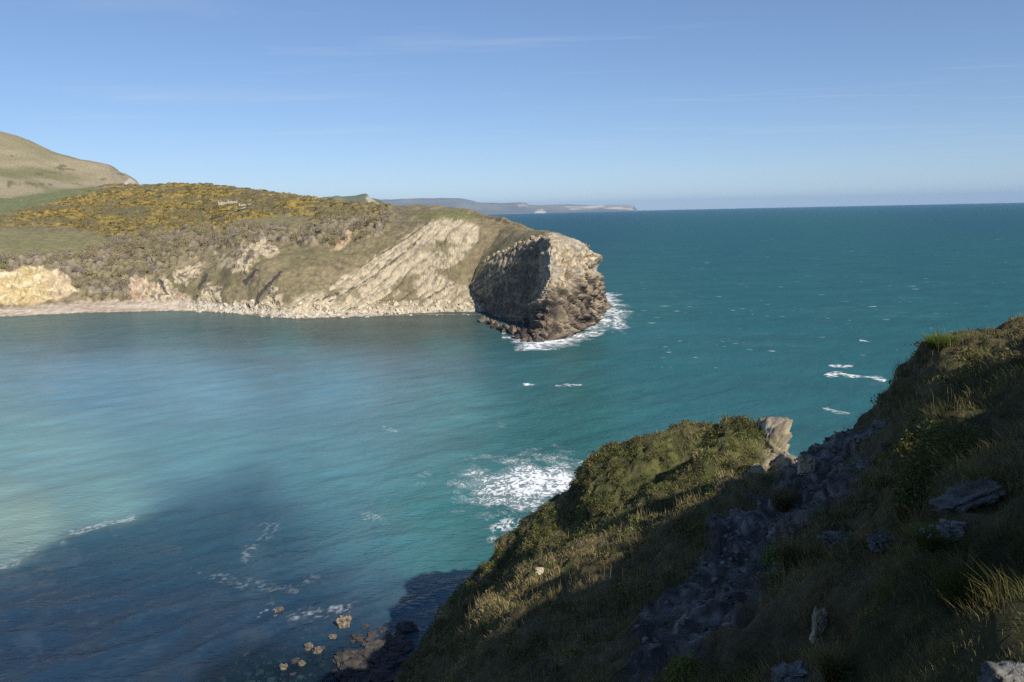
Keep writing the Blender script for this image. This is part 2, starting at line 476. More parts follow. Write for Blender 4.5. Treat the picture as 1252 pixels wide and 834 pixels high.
face = sstep(0, 8, jrow) * np.where(ucol > 130, sstep(205, 190, jrow), sstep(224, 214, jrow))
dipdir = c3(.62, .15, -.77); dipdir /= np.linalg.norm(dipdir)
bb = np.cross(dipdir, c3(.3, -.9, .2)); bb /= np.linalg.norm(bb)
bed2 = fbm(np.column_stack([V @ bb * .33, V @ dipdir * .04, np.zeros(len(V))]), 4, 23, gain=.6)
crag = fbm(V * .11, 5, 33, ridged=True, gain=.55)
crag2 = fbm(V * c3(.3, .3, .4), 4, 37, ridged=True)
D = face * (crag * (1.6 + 1.6 * low) + bed2 * (1.0 + 3.2 * low) + crag2 * .9 + fbm(V * .05, 2, 43) * 2.)
foot = sstep(40, 5, jrow)
D += foot * fbm(V * .22, 4, 47, ridged=True) * 2.6
for (qx, qy, rr, dep) in ((696, 318, 4, 5), (702, 335, 5, 5), (707, 345, 5, 5), (694, 308, 3, 3), (726, 330, 3, 2.5)):
    D -= dep * np.exp(-((px - qx) ** 2 + ((py - qy) * .6) ** 2) / rr ** 2) * face * (ucol > 130)
jn = perlin(V * c3(.28, .28, .045) + fbm(V * .2, 2, 57)[:, None] * .5, 59)
D = D * np.where(ucol < 128, .55 + .45 * sstep(60, 20, jrow), 1.)
joint = sstep(.10, .0, np.abs(jn)) * face
D -= joint * 1.1
D -= D[face > .5].mean() + .8
D += 1.0 * np.exp(-((px - 730) ** 2 + (py - 316) ** 2) / 16.) * (ucol > 150) * face
V = V + NRM * D[:, None]
V = V + NRM * ((1 - face) * fbm(V * .1, 4, 53) * .9)[:, None]
n2, n3 = fbm(V * .2, 4, 63), fbm(V * .8, 3, 73)
up = mixc(np.tile(c3(.40, .325, .215), (len(V), 1)), c3(.31, .215, .135), sstep(.05, .4, n2))
up = mixc(up, c3(.52, .45, .33), sstep(.1, .4, n3))
up = mixc(up, c3(.15, .12, .09), sstep(.22, .42, -n2 + n3 * .4) * .7)
up = mixc(up, c3(.13, .105, .08), joint * .75)
up = mixc(up, c3(.30, .27, .22), sstep(.0, .35, fbm(V * .09, 4, 67)) * .7)
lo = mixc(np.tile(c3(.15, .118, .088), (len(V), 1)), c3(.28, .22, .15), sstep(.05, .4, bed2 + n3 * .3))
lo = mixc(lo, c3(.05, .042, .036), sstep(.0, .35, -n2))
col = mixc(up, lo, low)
wall = sstep(130, 112, ucol + wob * .8)           # the bay wall left of the arete: brown rock colour darkened to paint in its shade
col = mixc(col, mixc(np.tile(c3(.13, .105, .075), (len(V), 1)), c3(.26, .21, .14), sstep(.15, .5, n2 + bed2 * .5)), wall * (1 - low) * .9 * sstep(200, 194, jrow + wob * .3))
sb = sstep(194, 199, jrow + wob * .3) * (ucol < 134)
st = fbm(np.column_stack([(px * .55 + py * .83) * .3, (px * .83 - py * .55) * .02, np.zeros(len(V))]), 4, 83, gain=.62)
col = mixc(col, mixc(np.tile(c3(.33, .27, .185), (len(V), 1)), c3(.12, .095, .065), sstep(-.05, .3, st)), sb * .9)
turf = np.where(ucol > 130, sstep(192, 206, jrow + wob * 1.0 + wob2 * .5), sstep(215, 223, jrow + wob * .25)) * (py < 350)
tcol = mixc(np.tile(c3(.185, .15, .085), (len(V), 1)), c3(.145, .13, .06), sstep(-.1, .3, n2))
edge = sstep(1.5, 6, poly_in(px, py, [(540, 352), (600, 312), (640, 295), (668, 286), (690, 287), (706, 291), (716, 297), (700, 240), (520, 240)]) + wob * .3)
col = mixc(col, tcol, turf * np.where(ucol > 130, edge, .9))
col = mixc(col, c3(.04, .036, .032), sstep(13, 7, jrow + wob2 * .4))
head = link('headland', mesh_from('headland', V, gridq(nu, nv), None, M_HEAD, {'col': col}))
tag(head, kind='structure', label='rocky headland point with a shaded bay wall and lit pale face')
bvh_head = BVHTree.FromPolygons([tuple(v) for v in V.tolist()], gridq(nu, nv).tolist())

# ================================================================ DOWN behind (high chalk hill) and FAR COAST
def ridge_land(name, sky_pts, base_z, Y, depth, front, res, mat, colf, disp, z_back=-60, vs=(26, 40, 16), frontshape=.55):
    pts = np.array([P(a, b, Y) for a, b in sky_pts])
    A = np.array([[c3(p[0] * (front / Y), front, base_z), c3(p[0] * (1 - (1 - frontshape) * (Y - front) / Y), front + (Y - front) * .55, base_z + (p[2] - base_z) * frontshape), p,
                   c3(p[0] * 1.1, Y + depth, min(z_back, p[2] - 5))] for p in pts])
    g = catmull(A, [res] * (len(A) - 1))
    g = np.swapaxes(catmull(np.swapaxes(g, 0, 1), list(vs)), 0, 1)
    a, b = g.shape[:2]
    v = g.reshape(-1, 3).copy()
    n = grid_normals(g).reshape(-1, 3)
    n = n * np.sign(n[:, 2:3] + 1e-9)
    v = v + n * disp(v)[:, None]
    c = colf(v, *proj(v), n)
    return link(name, mesh_from(name, v, gridq(a, b), None, mat, {'col': c}))


def down_col(v, px, py, n):
    c = mixc(np.tile(c3(.25, .215, .12), (len(v), 1)), c3(.30, .25, .155), sstep(-.1, .3, fbm(v * c3(.006, .003, .02), 4, 91)))
    c = mixc(c, c3(.185, .17, .08), sstep(-.1, .4, fbm(v * .01, 4, 92) + (py - 222) / 70.))
    c = mixc(c, c3(.13, .115, .06), sstep(.2, .36, fbm(v * c3(.03, .012, .06), 4, 93) + (py - 235) / 160.))
    c = mixc(c, c3(.13, .15, .065), sstep(-2, 3, poly_in(px, py, [(-60, 262), (20, 240), (80, 230), (135, 227), (140, 240), (60, 262)])) * .8)
    c = mixc(c, c3(.55, .5, .42), sstep(0, 3, poly_in(px, py, [(150, 224), (158, 216), (175, 225), (178, 234), (150, 234)])) * .7)
    return c


o = ridge_land('distant_hill', [(-420, 60), (-200, 112), (-90, 138), (0, 169), (32, 178), (70, 194), (105, 204), (138, 210), (150, 217), (160, 221), (174, 230), (184, 262)],
               40, 1350, 500, 760, 30, M_HILL, down_col, lambda v: fbm(v * .005, 3, 95) * 7 + fbm(v * .04, 3, 96) * 1.2)
tag(o, kind='structure', label='high pale grass hill behind the hillside on the left')


def coast_col(v, px, py, n):
    steep = sstep(.15, .5, fbm(v * c3(.0025, .0025, .007), 4, 101))
    c = np.tile(c3(.15, .15, .13), (len(v), 1))
    c = mixc(c, c3(.21, .2, .15), sstep(-.1, .3, fbm(v * .0008, 4, 102)))
    cl = np.maximum.reduce([sstep(-1, 1, poly_in(px, py, q)) for q in (
        [(560, 268), (562, 262.5), (640, 261.5), (640, 262.5), (655, 268)],
        [(632, 250), (640, 248.5), (645, 252), (634, 254)],
        [(652, 262), (657, 256.5), (664, 256), (668, 262)],
        [(690, 252), (774, 249.5), (774, 256.5), (735, 255), (700, 257)])])
    return mixc(c, c3(.62, .55, .45), np.clip(cl * (.35 + steep), 0, 1) * .8)


o = ridge_land('far_coast', [(380, 262), (420, 250), (470, 245), (520, 243), (558, 242.5), (578, 246), (590, 248.5), (630, 249), (642, 249.3), (650, 252), (690, 251), (730, 251.5), (748, 250), (768, 250.2), (774, 253.5), (780, 261), (786, 268)],
               -40, 16000, 4000, 14500, 16, M_FAR, coast_col, lambda v: fbm(v * .0012, 4, 104) * 26, frontshape=.7)
tag(o, kind='structure', label='low hazy line of far cliffs on the sea horizon')


def knoll_col(v, px, py, n):
    c = mixc(np.tile(c3(.15, .15, .085), (len(v), 1)), c3(.11, .12, .07), sstep(-.1, .3, fbm(v * .004, 4, 105)))
    return mixc(c, c3(.5, .42, .32), sstep(-1, 1, poly_in(px, py, [(447, 243), (449, 239.5), (452, 240), (466, 252), (455, 252)])) * .6)


o = ridge_land('far_knoll', [(368, 254), (394, 243.5), (408, 241.5), (414, 240.6), (422, 242), (436, 241), (449, 239.4), (454, 243.5), (468, 247.5), (490, 266)],
               -4, 3600, 700, 3200, 14, M_FAR, knoll_col, lambda v: fbm(v * .006, 4, 106) * 5, frontshape=.7)
tag(o, kind='structure', label='small grey-green knoll with a notched cliff edge beyond the hillside')

# ================================================================ NEAR SLOPE (height field through control points)
FP = [P(*a) for a in [
    # right-hand slope
    (1252, 834, 6), (1252, 700, 9), (1252, 600, 13), (1252, 500, 19), (1252, 430, 28), (1252, 394, 36), (1252, 412, 31), (1310, 394, 35), (1195, 405, 36), (1142, 436, 35.5), (1110, 490, 34.5),
    (1067, 527, 34), (1028, 548, 35), (992, 576, 37), (1160, 470, 30.5), (1130, 560, 23), (1050, 590, 30), (1130, 660, 16), (1050, 700, 18), (1050, 834, 8.5), (1150, 760, 9),
    # rock slab
    (1000, 610, 33), (950, 660, 29.5), (900, 720, 24.5), (850, 770, 20.5), (800, 815, 17.5), (900, 834, 13.5),
    # grassy rib left of it
    (955, 605, 40), (880, 640, 38), (840, 690, 31.5), (800, 740, 25), (760, 790, 23), (720, 834, 21), (740, 700, 35), (690, 760, 30), (640, 800, 31), (620, 834, 30),
    # lit crest strip
    (925, 600, 42), (860, 640, 42), (780, 662, 42), (700, 690, 43), (640, 712, 45), (600, 740, 46), (585, 775, 46), (560, 800, 47), (540, 834, 46),
    # gully behind, then far spur
    (900, 607, 47), (780, 668, 48), (690, 705, 50), (600, 760, 54), (520, 834, 58),
    (880, 585, 53), (760, 625, 57), (660, 690, 60), (580, 760, 63),
    (920, 555, 57), (840, 570, 59), (760, 590, 62), (690, 640, 65), (620, 705, 68),
    (930, 526, 60), (890, 522, 61), (850, 537, 62), (825, 548, 63), (795, 535, 66), (765, 544, 67), (740, 556, 68), (722, 574, 69), (700, 600, 70), (660, 632, 71), (600, 680, 72), (550, 745, 73), (492, 834, 75)]]
FP += [c3(*a) for a in [
    (0, -.5, 48.2), (3, 0, 48.4), (-3, 0, 46.2), (0, 3, 45.3), (0.5, 8, 42.6), (1, 14, 38.5), (-6, 8, 38.5), (-7, 18, 30.5), (-14, 20, 22), (-24, 22, 5), (-10, 32, 20), (-18, 36, 6), (-26, 40, -4), (-14, 50, 10), (-22, 54, -3),
    (-20, 68, -2), (-17, 80, -3), (-8, 84, -2), (5, 84, 8), (0, 90, -3), (14, 80, 14), (16, 90, 0), (24, 74, 18), (26, 84, -2), (26, 66, 22), (30, 60, 18), (25.5, 56, 20), (38, 66, -3),
    (24, 48, 27), (19, 48, 31), (30, 46, 22), (36, 40, 20), (34, 52, 6), (30, 38, 42), (40, 30, 40), (46, 40, 8), (50, 26, 22), (58, 30, -3), (48, 56, -4), (22, 42, 37), (27, 42, 36),
    (13, 2, 53.2), (22, 14, 51), (32, 20, 47.5), (10, -8, 54), (0, -12, 51.5), (22, -6, 59), (34, 4, 58), (26, -22, 61), (8, -26, 57), (48, -20, 60), (50, 6, 46), (-12, -8, 43), (-20, -22, 44), (-12, -32, 50), (-26, 0, 16), (-36, -16, 20), (-40, 4, -3), (-42, 24, -6), (-34, 60, -5), (-30, 90, -5), (20, 100, -5), (52, 84, -5),  # includes the unseen bank right of and behind the camera, raised to shade the slope
    (70, -10, 30), (70, 20, -4), (66, 46, -5), (-46, -40, 30), (20, -46, 60), (60, -46, 50)]]
FP = np.array(FP)


def tps_fit(XY, z, lam=.02):
    n = len(XY)
    d = np.linalg.norm(XY[:, None] - XY[None], axis=2)
    K = np.where(d > 0, d * d * np.log(d + 1e-12), 0) + np.eye(n) * lam * 20
    Pm = np.column_stack([np.ones(n), XY])
    A = np.block([[K, Pm], [Pm.T, np.zeros((3, 3))]])
    return np.linalg.solve(A, np.concatenate([z, np.zeros(3)]))


TPW = tps_fit(FP[:, :2], FP[:, 2])


def tps_eval(XY):
    out = np.empty(len(XY))
    for a in range(0, len(XY), 20000):
        q = XY[a:a + 20000]
        d2 = ((q[:, None] - FP[None, :, :2]) ** 2).sum(2)
        out[a:a + 20000] = (.5 * d2 * np.log(d2 + 1e-12)) @ TPW[:len(FP)] + TPW[len(FP)] + q @ TPW[len(FP) + 1:]
    return out


STEP = .17
xs, ys = np.arange(-44, 66, STEP), np.arange(-44, 98, STEP)
XX, YY = np.meshgrid(xs, ys, indexing='ij')
ZZ = tps_eval(np.column_stack([XX.ravel(), YY.ravel()]))
nu, nv = XX.shape
V = np.column_stack([XX.ravel(), YY.ravel(), np.clip(ZZ, -6, 62)])
NRM = grid_normals(V.reshape(nu, nv, 3)).reshape(-1, 3)
NRM *= np.sign(NRM[:, 2:3])
px, py = proj(V)
wob, wob2 = fbm(V * .3, 4, 113) * 26, fbm(V * 1.1, 3, 119) * 12


def zone(poly, soft=6., amp=1.):
    return sstep(-soft, soft, poly_in(px, py, poly) + (wob + wob2) * amp)


near = V[:, 1] < 50
RIBS = [([(15.4, 61.6), (17.6, 61)], -.9, 1.6), ([(16.2, 58.5), (15, 56)], .8, 1.4), ([(13.3, 61.5), (11.5, 60), (9, 60), (6, 62)], -2.0, 2.3), ([(10.3, 36.5), (9, 37.5)], 1.3, 1.3), ([(12.8, 38.5), (11.5, 40)], 1.2, 1.3), ([(13.6, 43), (9.5, 41.5), (6, 42), (3.2, 42.5), (.5, 42), (-1.5, 41)], 1.1, 2.0), ([(5.5, 33), (7, 29), (9, 30)], .7, 1.5), ([(-1, 38), (1, 33)], .9, 1.4), ([(10.4, 18.8), (11.5, 21)], 1.1, 1.2), ([(7.3, 13.0), (8.2, 15)], .8, .8), ([(5.2, 9.9), (7.4, 11.5)], .6, .9), ([(7.8, 12.3), (9.5, 14)], .4, .9), ([(13.5, 24), (14.5, 26)], .8, 1.2), ([(8.5, 20), (9, 22)], .7, 1.)]
rock = np.maximum.reduce([
    zone([(1000, 560), (1045, 525), (1085, 500), (1100, 520), (1060, 580), (1010, 650), (960, 690), (930, 760), (870, 850), (785, 850), (790, 795), (850, 715), (900, 665), (950, 610)], 8, .5),
    zone([(1100, 622), (1150, 602), (1180, 592), (1185, 606), (1140, 640), (1100, 650)], 5, .7)]) * near
palef = zone([(926, 566), (948, 528), (960, 514), (968, 520), (958, 562), (936, 600), (915, 612), (905, 600)], 5, .35) * (V[:, 1] > 48) * (V[:, 1] < 70)
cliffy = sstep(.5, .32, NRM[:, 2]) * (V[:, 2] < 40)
wdr, wcr = worley(np.column_stack([V[:, 0] + V[:, 2] * .6, V[:, 1]]) / 1.1, 12)
tuss = 1 - np.clip(worley(V[:, :2] / .8, 14)[0] * 1.3, 0, 1) ** 2
big = fbm(V * .22, 4, 123)
for pl_, hh, ww in RIBS:
    V[:, 2] += hh * np.exp(-(line_d(V[:, 0], V[:, 1], pl_) / ww) ** 2)
V = V + NRM * (big * 1.1 + rock * (fbm(V * .8, 5, 127, ridged=True) * .5 + fbm(V * c3(1.5, 1.5, 4), 3, 129) * .22 + fbm(V * 2.6, 3, 130, ridged=True) * .14) + palef * fbm(V * .7, 5, 137, ridged=True) * 1.0 + (1 - rock) * (tuss * .22 + fbm(V * .7, 3, 131) * .3) + cliffy * fbm(V * .35, 4, 133, ridged=True) * .9)[:, None]
n1, n2, n3 = fbm(V * .25, 4, 141), fbm(V * 1., 4, 143), fbm(V * 3., 3, 147)
col = mixc(np.tile(c3(.125, .10, .05), (len(V), 1)), c3(.075, .08, .028), sstep(-.2, .25, n1))
col = mixc(col, c3(.15, .12, .06), sstep(.05, .4, n2) * .6)
spur = zone([(690, 600), (740, 540), (790, 515), (830, 528), (890, 500), (970, 500), (930, 600), (700, 680), (620, 700)], 8, .6) * (V[:, 1] > 50)
col = mixc(col, mixc(np.tile(c3(.075, .078, .028), (len(V), 1)), c3(.12, .125, .04), sstep(-.1, .3, n2)), spur * .9)
rcol = mixc(np.tile(c3(.12, .115, .11), (len(V), 1)), c3(.2, .19, .18), sstep(0, .4, n2 + n3 * .5))
rcol = mixc(rcol, c3(.33, .31, .28), sstep(.12, .4, n3 - .3 * n1))
rcol = mixc(rcol, c3(.045, .042, .036), sstep(.05, .3, -n3 - n2 * .3) * .8)
rcol = mixc(rcol, c3(.07, .066, .06), sstep(.1, .4, -n2 + n3 * .6) * .8)
col = mixc(col, rcol, rock)
col = mixc(col, mixc(np.tile(c3(.42, .36, .25), (len(V), 1)), c3(.25, .2, .13), sstep(-.05, .35, n2 + n3 * .4)), palef)
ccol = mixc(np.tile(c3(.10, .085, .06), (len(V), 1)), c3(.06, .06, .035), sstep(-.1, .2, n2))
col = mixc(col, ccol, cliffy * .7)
col = mixc(col, c3(.05, .045, .04), sstep(4, 1.5, V[:, 2] + n2))
fore = link('near_slope', mesh_from('near_slope', V, gridq(nu, nv), None, M_FORE, {'col': col}))
tag(fore, kind='structure', label='steep shaded grassy slope falling to the sea in the foreground')
FQ = gridq(nu, nv)
bvh_fore = BVHTree.FromPolygons([tuple(v) for v in V.tolist()], FQ.tolist())
FV, FN, FROCK, FCLIFF = V, NRM, np.maximum(rock, palef), cliffy
# ================================================================ leaf clumps, shrubs, grass
def rand_dirs(n):
    v = rng.normal(size=(n, 3))
    return v / np.linalg.norm(v, axis=1, keepdims=True)


def leaf_quads(C, size, nrm_bias=None, stretch=1.6):
    """one randomly turned leaf quad per centre C; size (n,)"""
    n = len(C)
    a = rand_dirs(n)
    if nrm_bias is not None:
        a = a + nrm_bias; a /= np.linalg.norm(a, axis=1, keepdims=True)
    b = np.cross(a, rand_dirs(n)); b /= np.linalg.norm(b, axis=1, keepdims=True) + 1e-9
    c = np.cross(a, b)
    s = size[:, None]
    V = np.stack([C - b * s * stretch * .5, C - c * s * .42, C + b * s * stretch * .5, C + c * s * .42], 1).reshape(-1, 3)
    return V, np.arange(4 * n).reshape(n, 4)


def dome_points(n, rx, ry, rz, lump=.3):
    d = rand_dirs(n); d[:, 2] = np.abs(d[:, 2])
    r = (.45 + .55 * rng.random(n) ** .45)
    r = r * (1 + lump * np.sin(d[:, 0] * 4.1 + rng.random() * 6) * np.cos(d[:, 1] * 3.7 + rng.random() * 6))
    return d * r[:, None] * c3(rx, ry, rz), d


def clump(n, rx, ry, rz, ls, cols, jit=.25):
    C, d = dome_points(n, rx, ry, rz)
    V, Q = leaf_quads(C, ls * (.6 + .8 * rng.random(n)), d * .8)
    k = rng.integers(0, len(cols), n)
    c = np.array(cols)[k] * (1 + jit * rng.normal(size=(n, 1))).clip(.4, 1.7)
    return V, Q, np.repeat(c, 4, 0)


def scatter(protos, pts, scl, cscale=None):
    """merge copies of prototype clumps into one set of arrays"""
    Vs, Qs, Cs, o = [], [], [], 0
    for i, p in enumerate(pts):
        v, q, c = protos[rng.integers(len(protos))]
        a = rng.random() * 6.283
        R = np.array([[math.cos(a), -math.sin(a), 0], [math.sin(a), math.cos(a), 0], [0, 0, 1]])
        Vs.append(v @ R.T * scl[i] + p); Qs.append(q + o); Cs.append(c * (cscale[i] if cscale is not None else 1)); o += len(v)
    return np.concatenate(Vs), np.concatenate(Qs), np.concatenate(Cs)


def pick(weights, n, minz=None):
    w_ = weights.clip(0); w_ = w_ / w_.sum()
    return rng.choice(len(w_), n, p=w_)


# --- gorse in bloom on the hill (uncountable), bare shrubs (300 things + the rest)
YEL, GRN = [(.33, .235, .045), (.37, .26, .045), (.27, .205, .055), (.16, .14, .055)], [(.15, .14, .05), (.125, .125, .048), (.18, .15, .06), (.22, .17, .06)]
pg = [clump(46, 2.2, 2.2, 1.3, .62, YEL) for _ in range(5)] + [clump(46, 2.2, 2.2, 1.3, .62, GRN) for _ in range(4)]
ids = pick(HZ['gorse'] * HZ['area'] * HZ['show'], 1700)
gv, gq, gc = scatter(pg, HV[ids] + c3(0, 0, -.2), .5 + .8 * rng.random(len(ids)))
tag(link('gorse_scrub', mesh_from('gorse_scrub', gv, gq, None, M_LEAF, {'col': gc}, False)), kind='stuff', label='dense gorse scrub flowering yellow over the hill')
PUR = [[(.27, .222, .18), (.245, .2, .165), (.29, .24, .185)], [(.29, .23, .14), (.31, .245, .145), (.26, .21, .125)], [(.24, .22, .10), (.26, .24, .115), (.21, .19, .1)]]
ps = [clump(260, 2.6, 2.4, 1.9, .3, PUR[k % 3], .1) for k in range(9)]
ids = pick(HZ['scrub'] * HZ['area'] * HZ['show'], 500)
sc_ = .45 + .75 * rng.random(len(ids))
gv, gq, gc = scatter(ps, HV[ids] + c3(0, 0, -.3), sc_)
tag(link('hillside_scrub', mesh_from('hillside_scrub', gv, gq, None, M_TWIG, {'col': gc}, False)), kind='stuff', label='brown and purple leafless scrub covering the hollow')
SHL = ['large rounded leafless shrub with purplish twigs in the hillside thicket', 'large rounded shrub with tan brown twigs in the hillside thicket', 'large rounded dull green shrub in the hillside thicket']
pm = [mesh_from('shrub', *clump(260, 2.6, 2.4, 2.5, .42, PUR[k % 3])[:2], None, M_TWIG, {}, False) for k in range(0)]
pm = []
for k in range(9):
    v, q, c = clump(620, 2.9, 2.7, 2.2, .26, PUR[k % 3], .1)
    pm.append(mesh_from('shrub', v, q, None, M_TWIG, {'col': c}, False))
ids = pick(HZ['scrub'] * HZ['area'] * HZ['show'] * HZ['near'], 240)
for k, i in enumerate(ids):
    o = link('shrub', pm[k % 9], tuple(HV[i] + c3(0, 0, -.3)))
    s = .8 + .6 * rng.random(); o.scale = (s, s, s * (.8 + .3 * rng.random())); o.rotation_euler = (0, 0, rng.random() * 6.28)
    tag(o, SHL[k % 3], 'shrub', 'larger shrubs in the thicket beyond the cove')
# grassy turf clumps on far slopes are part of the hillside surface


def rock_mesh(name, sx, sy, sz, seed, n=14, rough=.35, mat=None, cols=((.45, .40, .31), (.32, .27, .2)), cut=True):
    th, ph = np.meshgrid(np.linspace(0, math.pi, n), np.linspace(0, 2 * math.pi, 2 * n)[:-1], indexing='ij')
    d = np.stack([np.sin(th) * np.cos(ph), np.sin(th) * np.sin(ph), np.cos(th)], -1).reshape(-1, 3)
    p = np.sign(d) * np.abs(d) ** .62                      # blocky
    p = p * (1 + rough * fbm(d * 1.6 + seed * 7.3, 4, seed)[:, None] * 1.3 + rough * .5 * fbm(d * 4 + seed, 3, seed + 5, ridged=True)[:, None])
    p = p * c3(sx, sy, sz) * .5
    m = len(th[0])
    Q = []
    for i in range(n - 1):
        for j in range(m):
            Q.append((i * m + j, (i + 1) * m + j, (i + 1) * m + (j + 1) % m, i * m + (j + 1) % m))
    c = mixc(np.tile(c3(*cols[0]), (len(p), 1)), c3(*cols[1]), sstep(-.1, .3, fbm(d * 2.5, 4, seed + 9)))
    return mesh_from(name, p, Q, None, mat or M_ROCK, {'col': c}, n > 30)


# --- boulders heaped along the far shore: 260 things + smaller rest
bm_ = [rock_mesh('boulder', 1.7, 1.3, 1.1, 200 + k, 7, .3, None, [((.56, .50, .39), (.42, .36, .27)), ((.44, .38, .29), (.3, .25, .19)), ((.2, .17, .13), (.12, .1, .08))][0 if k < 4 else (1 if k < 6 else 2)]) for k in range(7)]
BOL = ['pale limestone boulder in the bank of boulders along the far shore'] * 4 + ['tan boulder in the bank of boulders along the far shore'] * 2 + ['dark wet boulder in the bank of boulders along the far shore']
k = 0
tries = 0
while k < 260 and tries < 4000:
    tries += 1
    bx = 225 + 365 * rng.random() ** .8
    by = 368 + 22 * rng.random()
    h, nn = hit(bvh_hill, bx, by)
    if h is None or h.z > 6.5 or h.z < -.6:
        continue
    kk = 6 if h.z < .9 and rng.random() < .5 else rng.integers(6)
    o = link('shore_boulder', bm_[kk], h)
    s = .55 + 1.1 * rng.random() ** 2; o.scale = (s, s, s * .9); o.rotation_euler = tuple(rng.random(3) * 6.28)
    tag(o, BOL[kk], 'boulder', 'boulders along the far shore'); k += 1
# --- broken rock teeth along the headland ledge and rocks round its foot
tm = [rock_mesh('rock', 3.4, 2.6, 2.6, 300 + k, 9, .4, None, ((.42, .35, .24), (.24, .19, .13))) for k in range(5)]
for t in np.linspace(0, 1, 22):
    q = np.array([[556, 344], [576, 330], [600, 314], [622, 303], [640, 297], [662, 289]])
    s_ = t * 5; i = min(int(s_), 4); a = q[i] + (q[i + 1] - q[i]) * (s_ - i) + rng.normal(size=2) * 1.3
    h, nn = hit(bvh_head, *a)
    if h is None: continue
    o = link('ledge_rock', tm[rng.integers(5)], h); s = .3 + .45 * rng.random(); o.scale = (s, s, s); o.rotation_euler = tuple(rng.random(3) * 6.28)
    tag(o, 'angular pale rock in the broken ledge across the headland', 'rock', 'rocks along the headland ledge')
dm = [rock_mesh('rock', 5, 3.6, 3.2, 320 + k, 11, .45, None, ((.13, .105, .08), (.06, .05, .042))) for k in range(5)]
for k in range(34):
    a = rng.random()
    fx, fy = 592 + a * 128, np.interp(592 + a * 128, [592, 606, 640, 660, 690, 720], [392, 402, 415, 418, 413, 398])
    p = Pz(fx + rng.normal() * 3, fy - 1 + rng.normal() * 1.2)
    o = link('foot_rock', dm[k % 5], tuple(p + c3(0, 1, .2))); s = .35 + .65 * rng.random(); o.scale = (s, s, s); o.rotation_euler = tuple(rng.normal(size=3) * .5 + c3(0, 0, k))
    tag(o, 'dark wet rock at the foot of the headland', 'rock', 'rocks around the foot of the headland')

# --- ruined stone building and path on the far hill
M_STONE = attr_mat('rubble_stone', var=.3, scale=2., bump=.6, bscale=4., bdist=.1)


def ruin_wall(name, parent, p0, p1, hs, th=.6, gaps=()):
    """a broken-topped wall from p0 to p1 (local xy), hs: heights along it, gaps: (t0, t1, z0, z1) openings"""
    p0, p1 = np.array(p0, float), np.array(p1, float)
    d = p1 - p0; Ln = np.linalg.norm(d); d /= Ln; nrm = np.array([-d[1], d[0]])
    n = max(6, int(Ln / .45)); nz = 9
    T = np.linspace(0, 1, n + 1)
    V, Q = [], []
    Hh = np.interp(T, np.linspace(0, 1, len(hs)), hs) + rng.normal(size=n + 1) * .12
    for i in range(n):
        for k in range(nz):
            t0, t1 = T[i], T[i + 1]; a, b = k / nz, (k + 1) / nz
            zc = (a + b) / 2 * (Hh[i] + Hh[i + 1]) / 2
            if any(g[0] < (t0 + t1) / 2 < g[1] and g[2] < zc < g[3] for g in gaps):
                continue
            o = len(V)
            for s in (-1, 1):
                for (t, z) in ((t0, a * Hh[i]), (t1, a * Hh[i + 1]), (t1, b * Hh[i + 1]), (t0, b * Hh[i])):
                    q = p0 + d * Ln * t + nrm * th * .5 * s
                    V.append((q[0], q[1], z - .8))
            Q += [(o, o + 1, o + 2, o + 3), (o + 5, o + 4, o + 7, o + 6), (o + 3, o + 2, o + 6, o + 7), (o, o + 4, o + 5, o + 1), (o + 1, o + 5, o + 6, o + 2), (o + 4, o, o + 3, o + 7)]
    V = np.array(V)
    c = mixc(np.tile(c3(.42, .37, .30), (len(V), 1)), c3(.30, .26, .21), sstep(-.1, .3, fbm(V * .8 + p0[0], 3, 401)))
    return link(name, mesh_from(name, V, Q, None, M_STONE, {'col': c}, False), (0, 0, 0), parent)


for (rx_, ry_, L_, D_, hs1, lab) in ((272, 250.5, 6.5, 5, (2.6, 3.4, 2.4), 'roofless stone ruin on the far hill, leftmost of the three, beside the gorse'),
                                     (284, 250.5, 7.0, 5, (3.8, 3.6, 3.4), 'taller pale roofless stone ruin between two others on the far hill'),
                                     (297, 251.5, 6, 4.5, (1.6, 1.1, 2.2, 1.0), 'low broken stone ruin at the top end of the hill track')):
    h, nn = hit(bvh_hill, rx_, ry_)
    if h is None: continue
    e = link('ruined_house', None, h); e.rotation_euler = (0, 0, .12); e.empty_display_size = 2
    tag(e, lab, 'ruin', 'ruined houses on the far hill')
    hl = L_ / 2
    ruin_wall('front_wall', e, (-hl, 0), (hl, 0), hs1, .6, ((.2, .32, 1.9, 3.0), (.6, .72, 1.9, 3.0)))
    ruin_wall('back_wall', e, (-hl, D_), (hl, D_), hs1[::-1])
    ruin_wall('gable_wall', e, (-hl, .4), (-hl, D_ - .4), (hs1[0], hs1[0] + 1.1, hs1[0]))
    ruin_wall('gable_wall', e, (hl, .4), (hl, D_ - .4), (hs1[-1], hs1[-1] + .7, hs1[-1] * .8))
pv = []
PT = np.array([[256, 269], [270, 264.5], [284, 260], [296, 256], [304, 251.5], [307, 248.5]])
for t in np.linspace(0, 1, 60):
    s_ = t * 5; i = min(int(s_), 4); a = PT[i] + (PT[i + 1] - PT[i]) * (s_ - i)
    h, nn = hit(bvh_hill, *a)
    if h is not None: pv.append(np.array(h))
pv = np.array(pv)
dd = np.gradient(pv, axis=0); sd = np.cross(dd, c3(0, 0, 1)); sd /= np.linalg.norm(sd, axis=1, keepdims=True)
pw = np.stack([pv + sd * k + c3(0, 0, .45) for k in (-1.7, -.6, .6, 1.7)], 1).reshape(-1, 3)
o = link('path', mesh_from('path', pw, gridq(len(pv), 4), None, M_HILL, {'col': np.tile(c3(.34, .30, .21), (len(pw), 1))}))
tag(o, kind='structure', label='pale track climbing to the ruins')
h, nn = hit(bvh_hill, 634.5, 283)
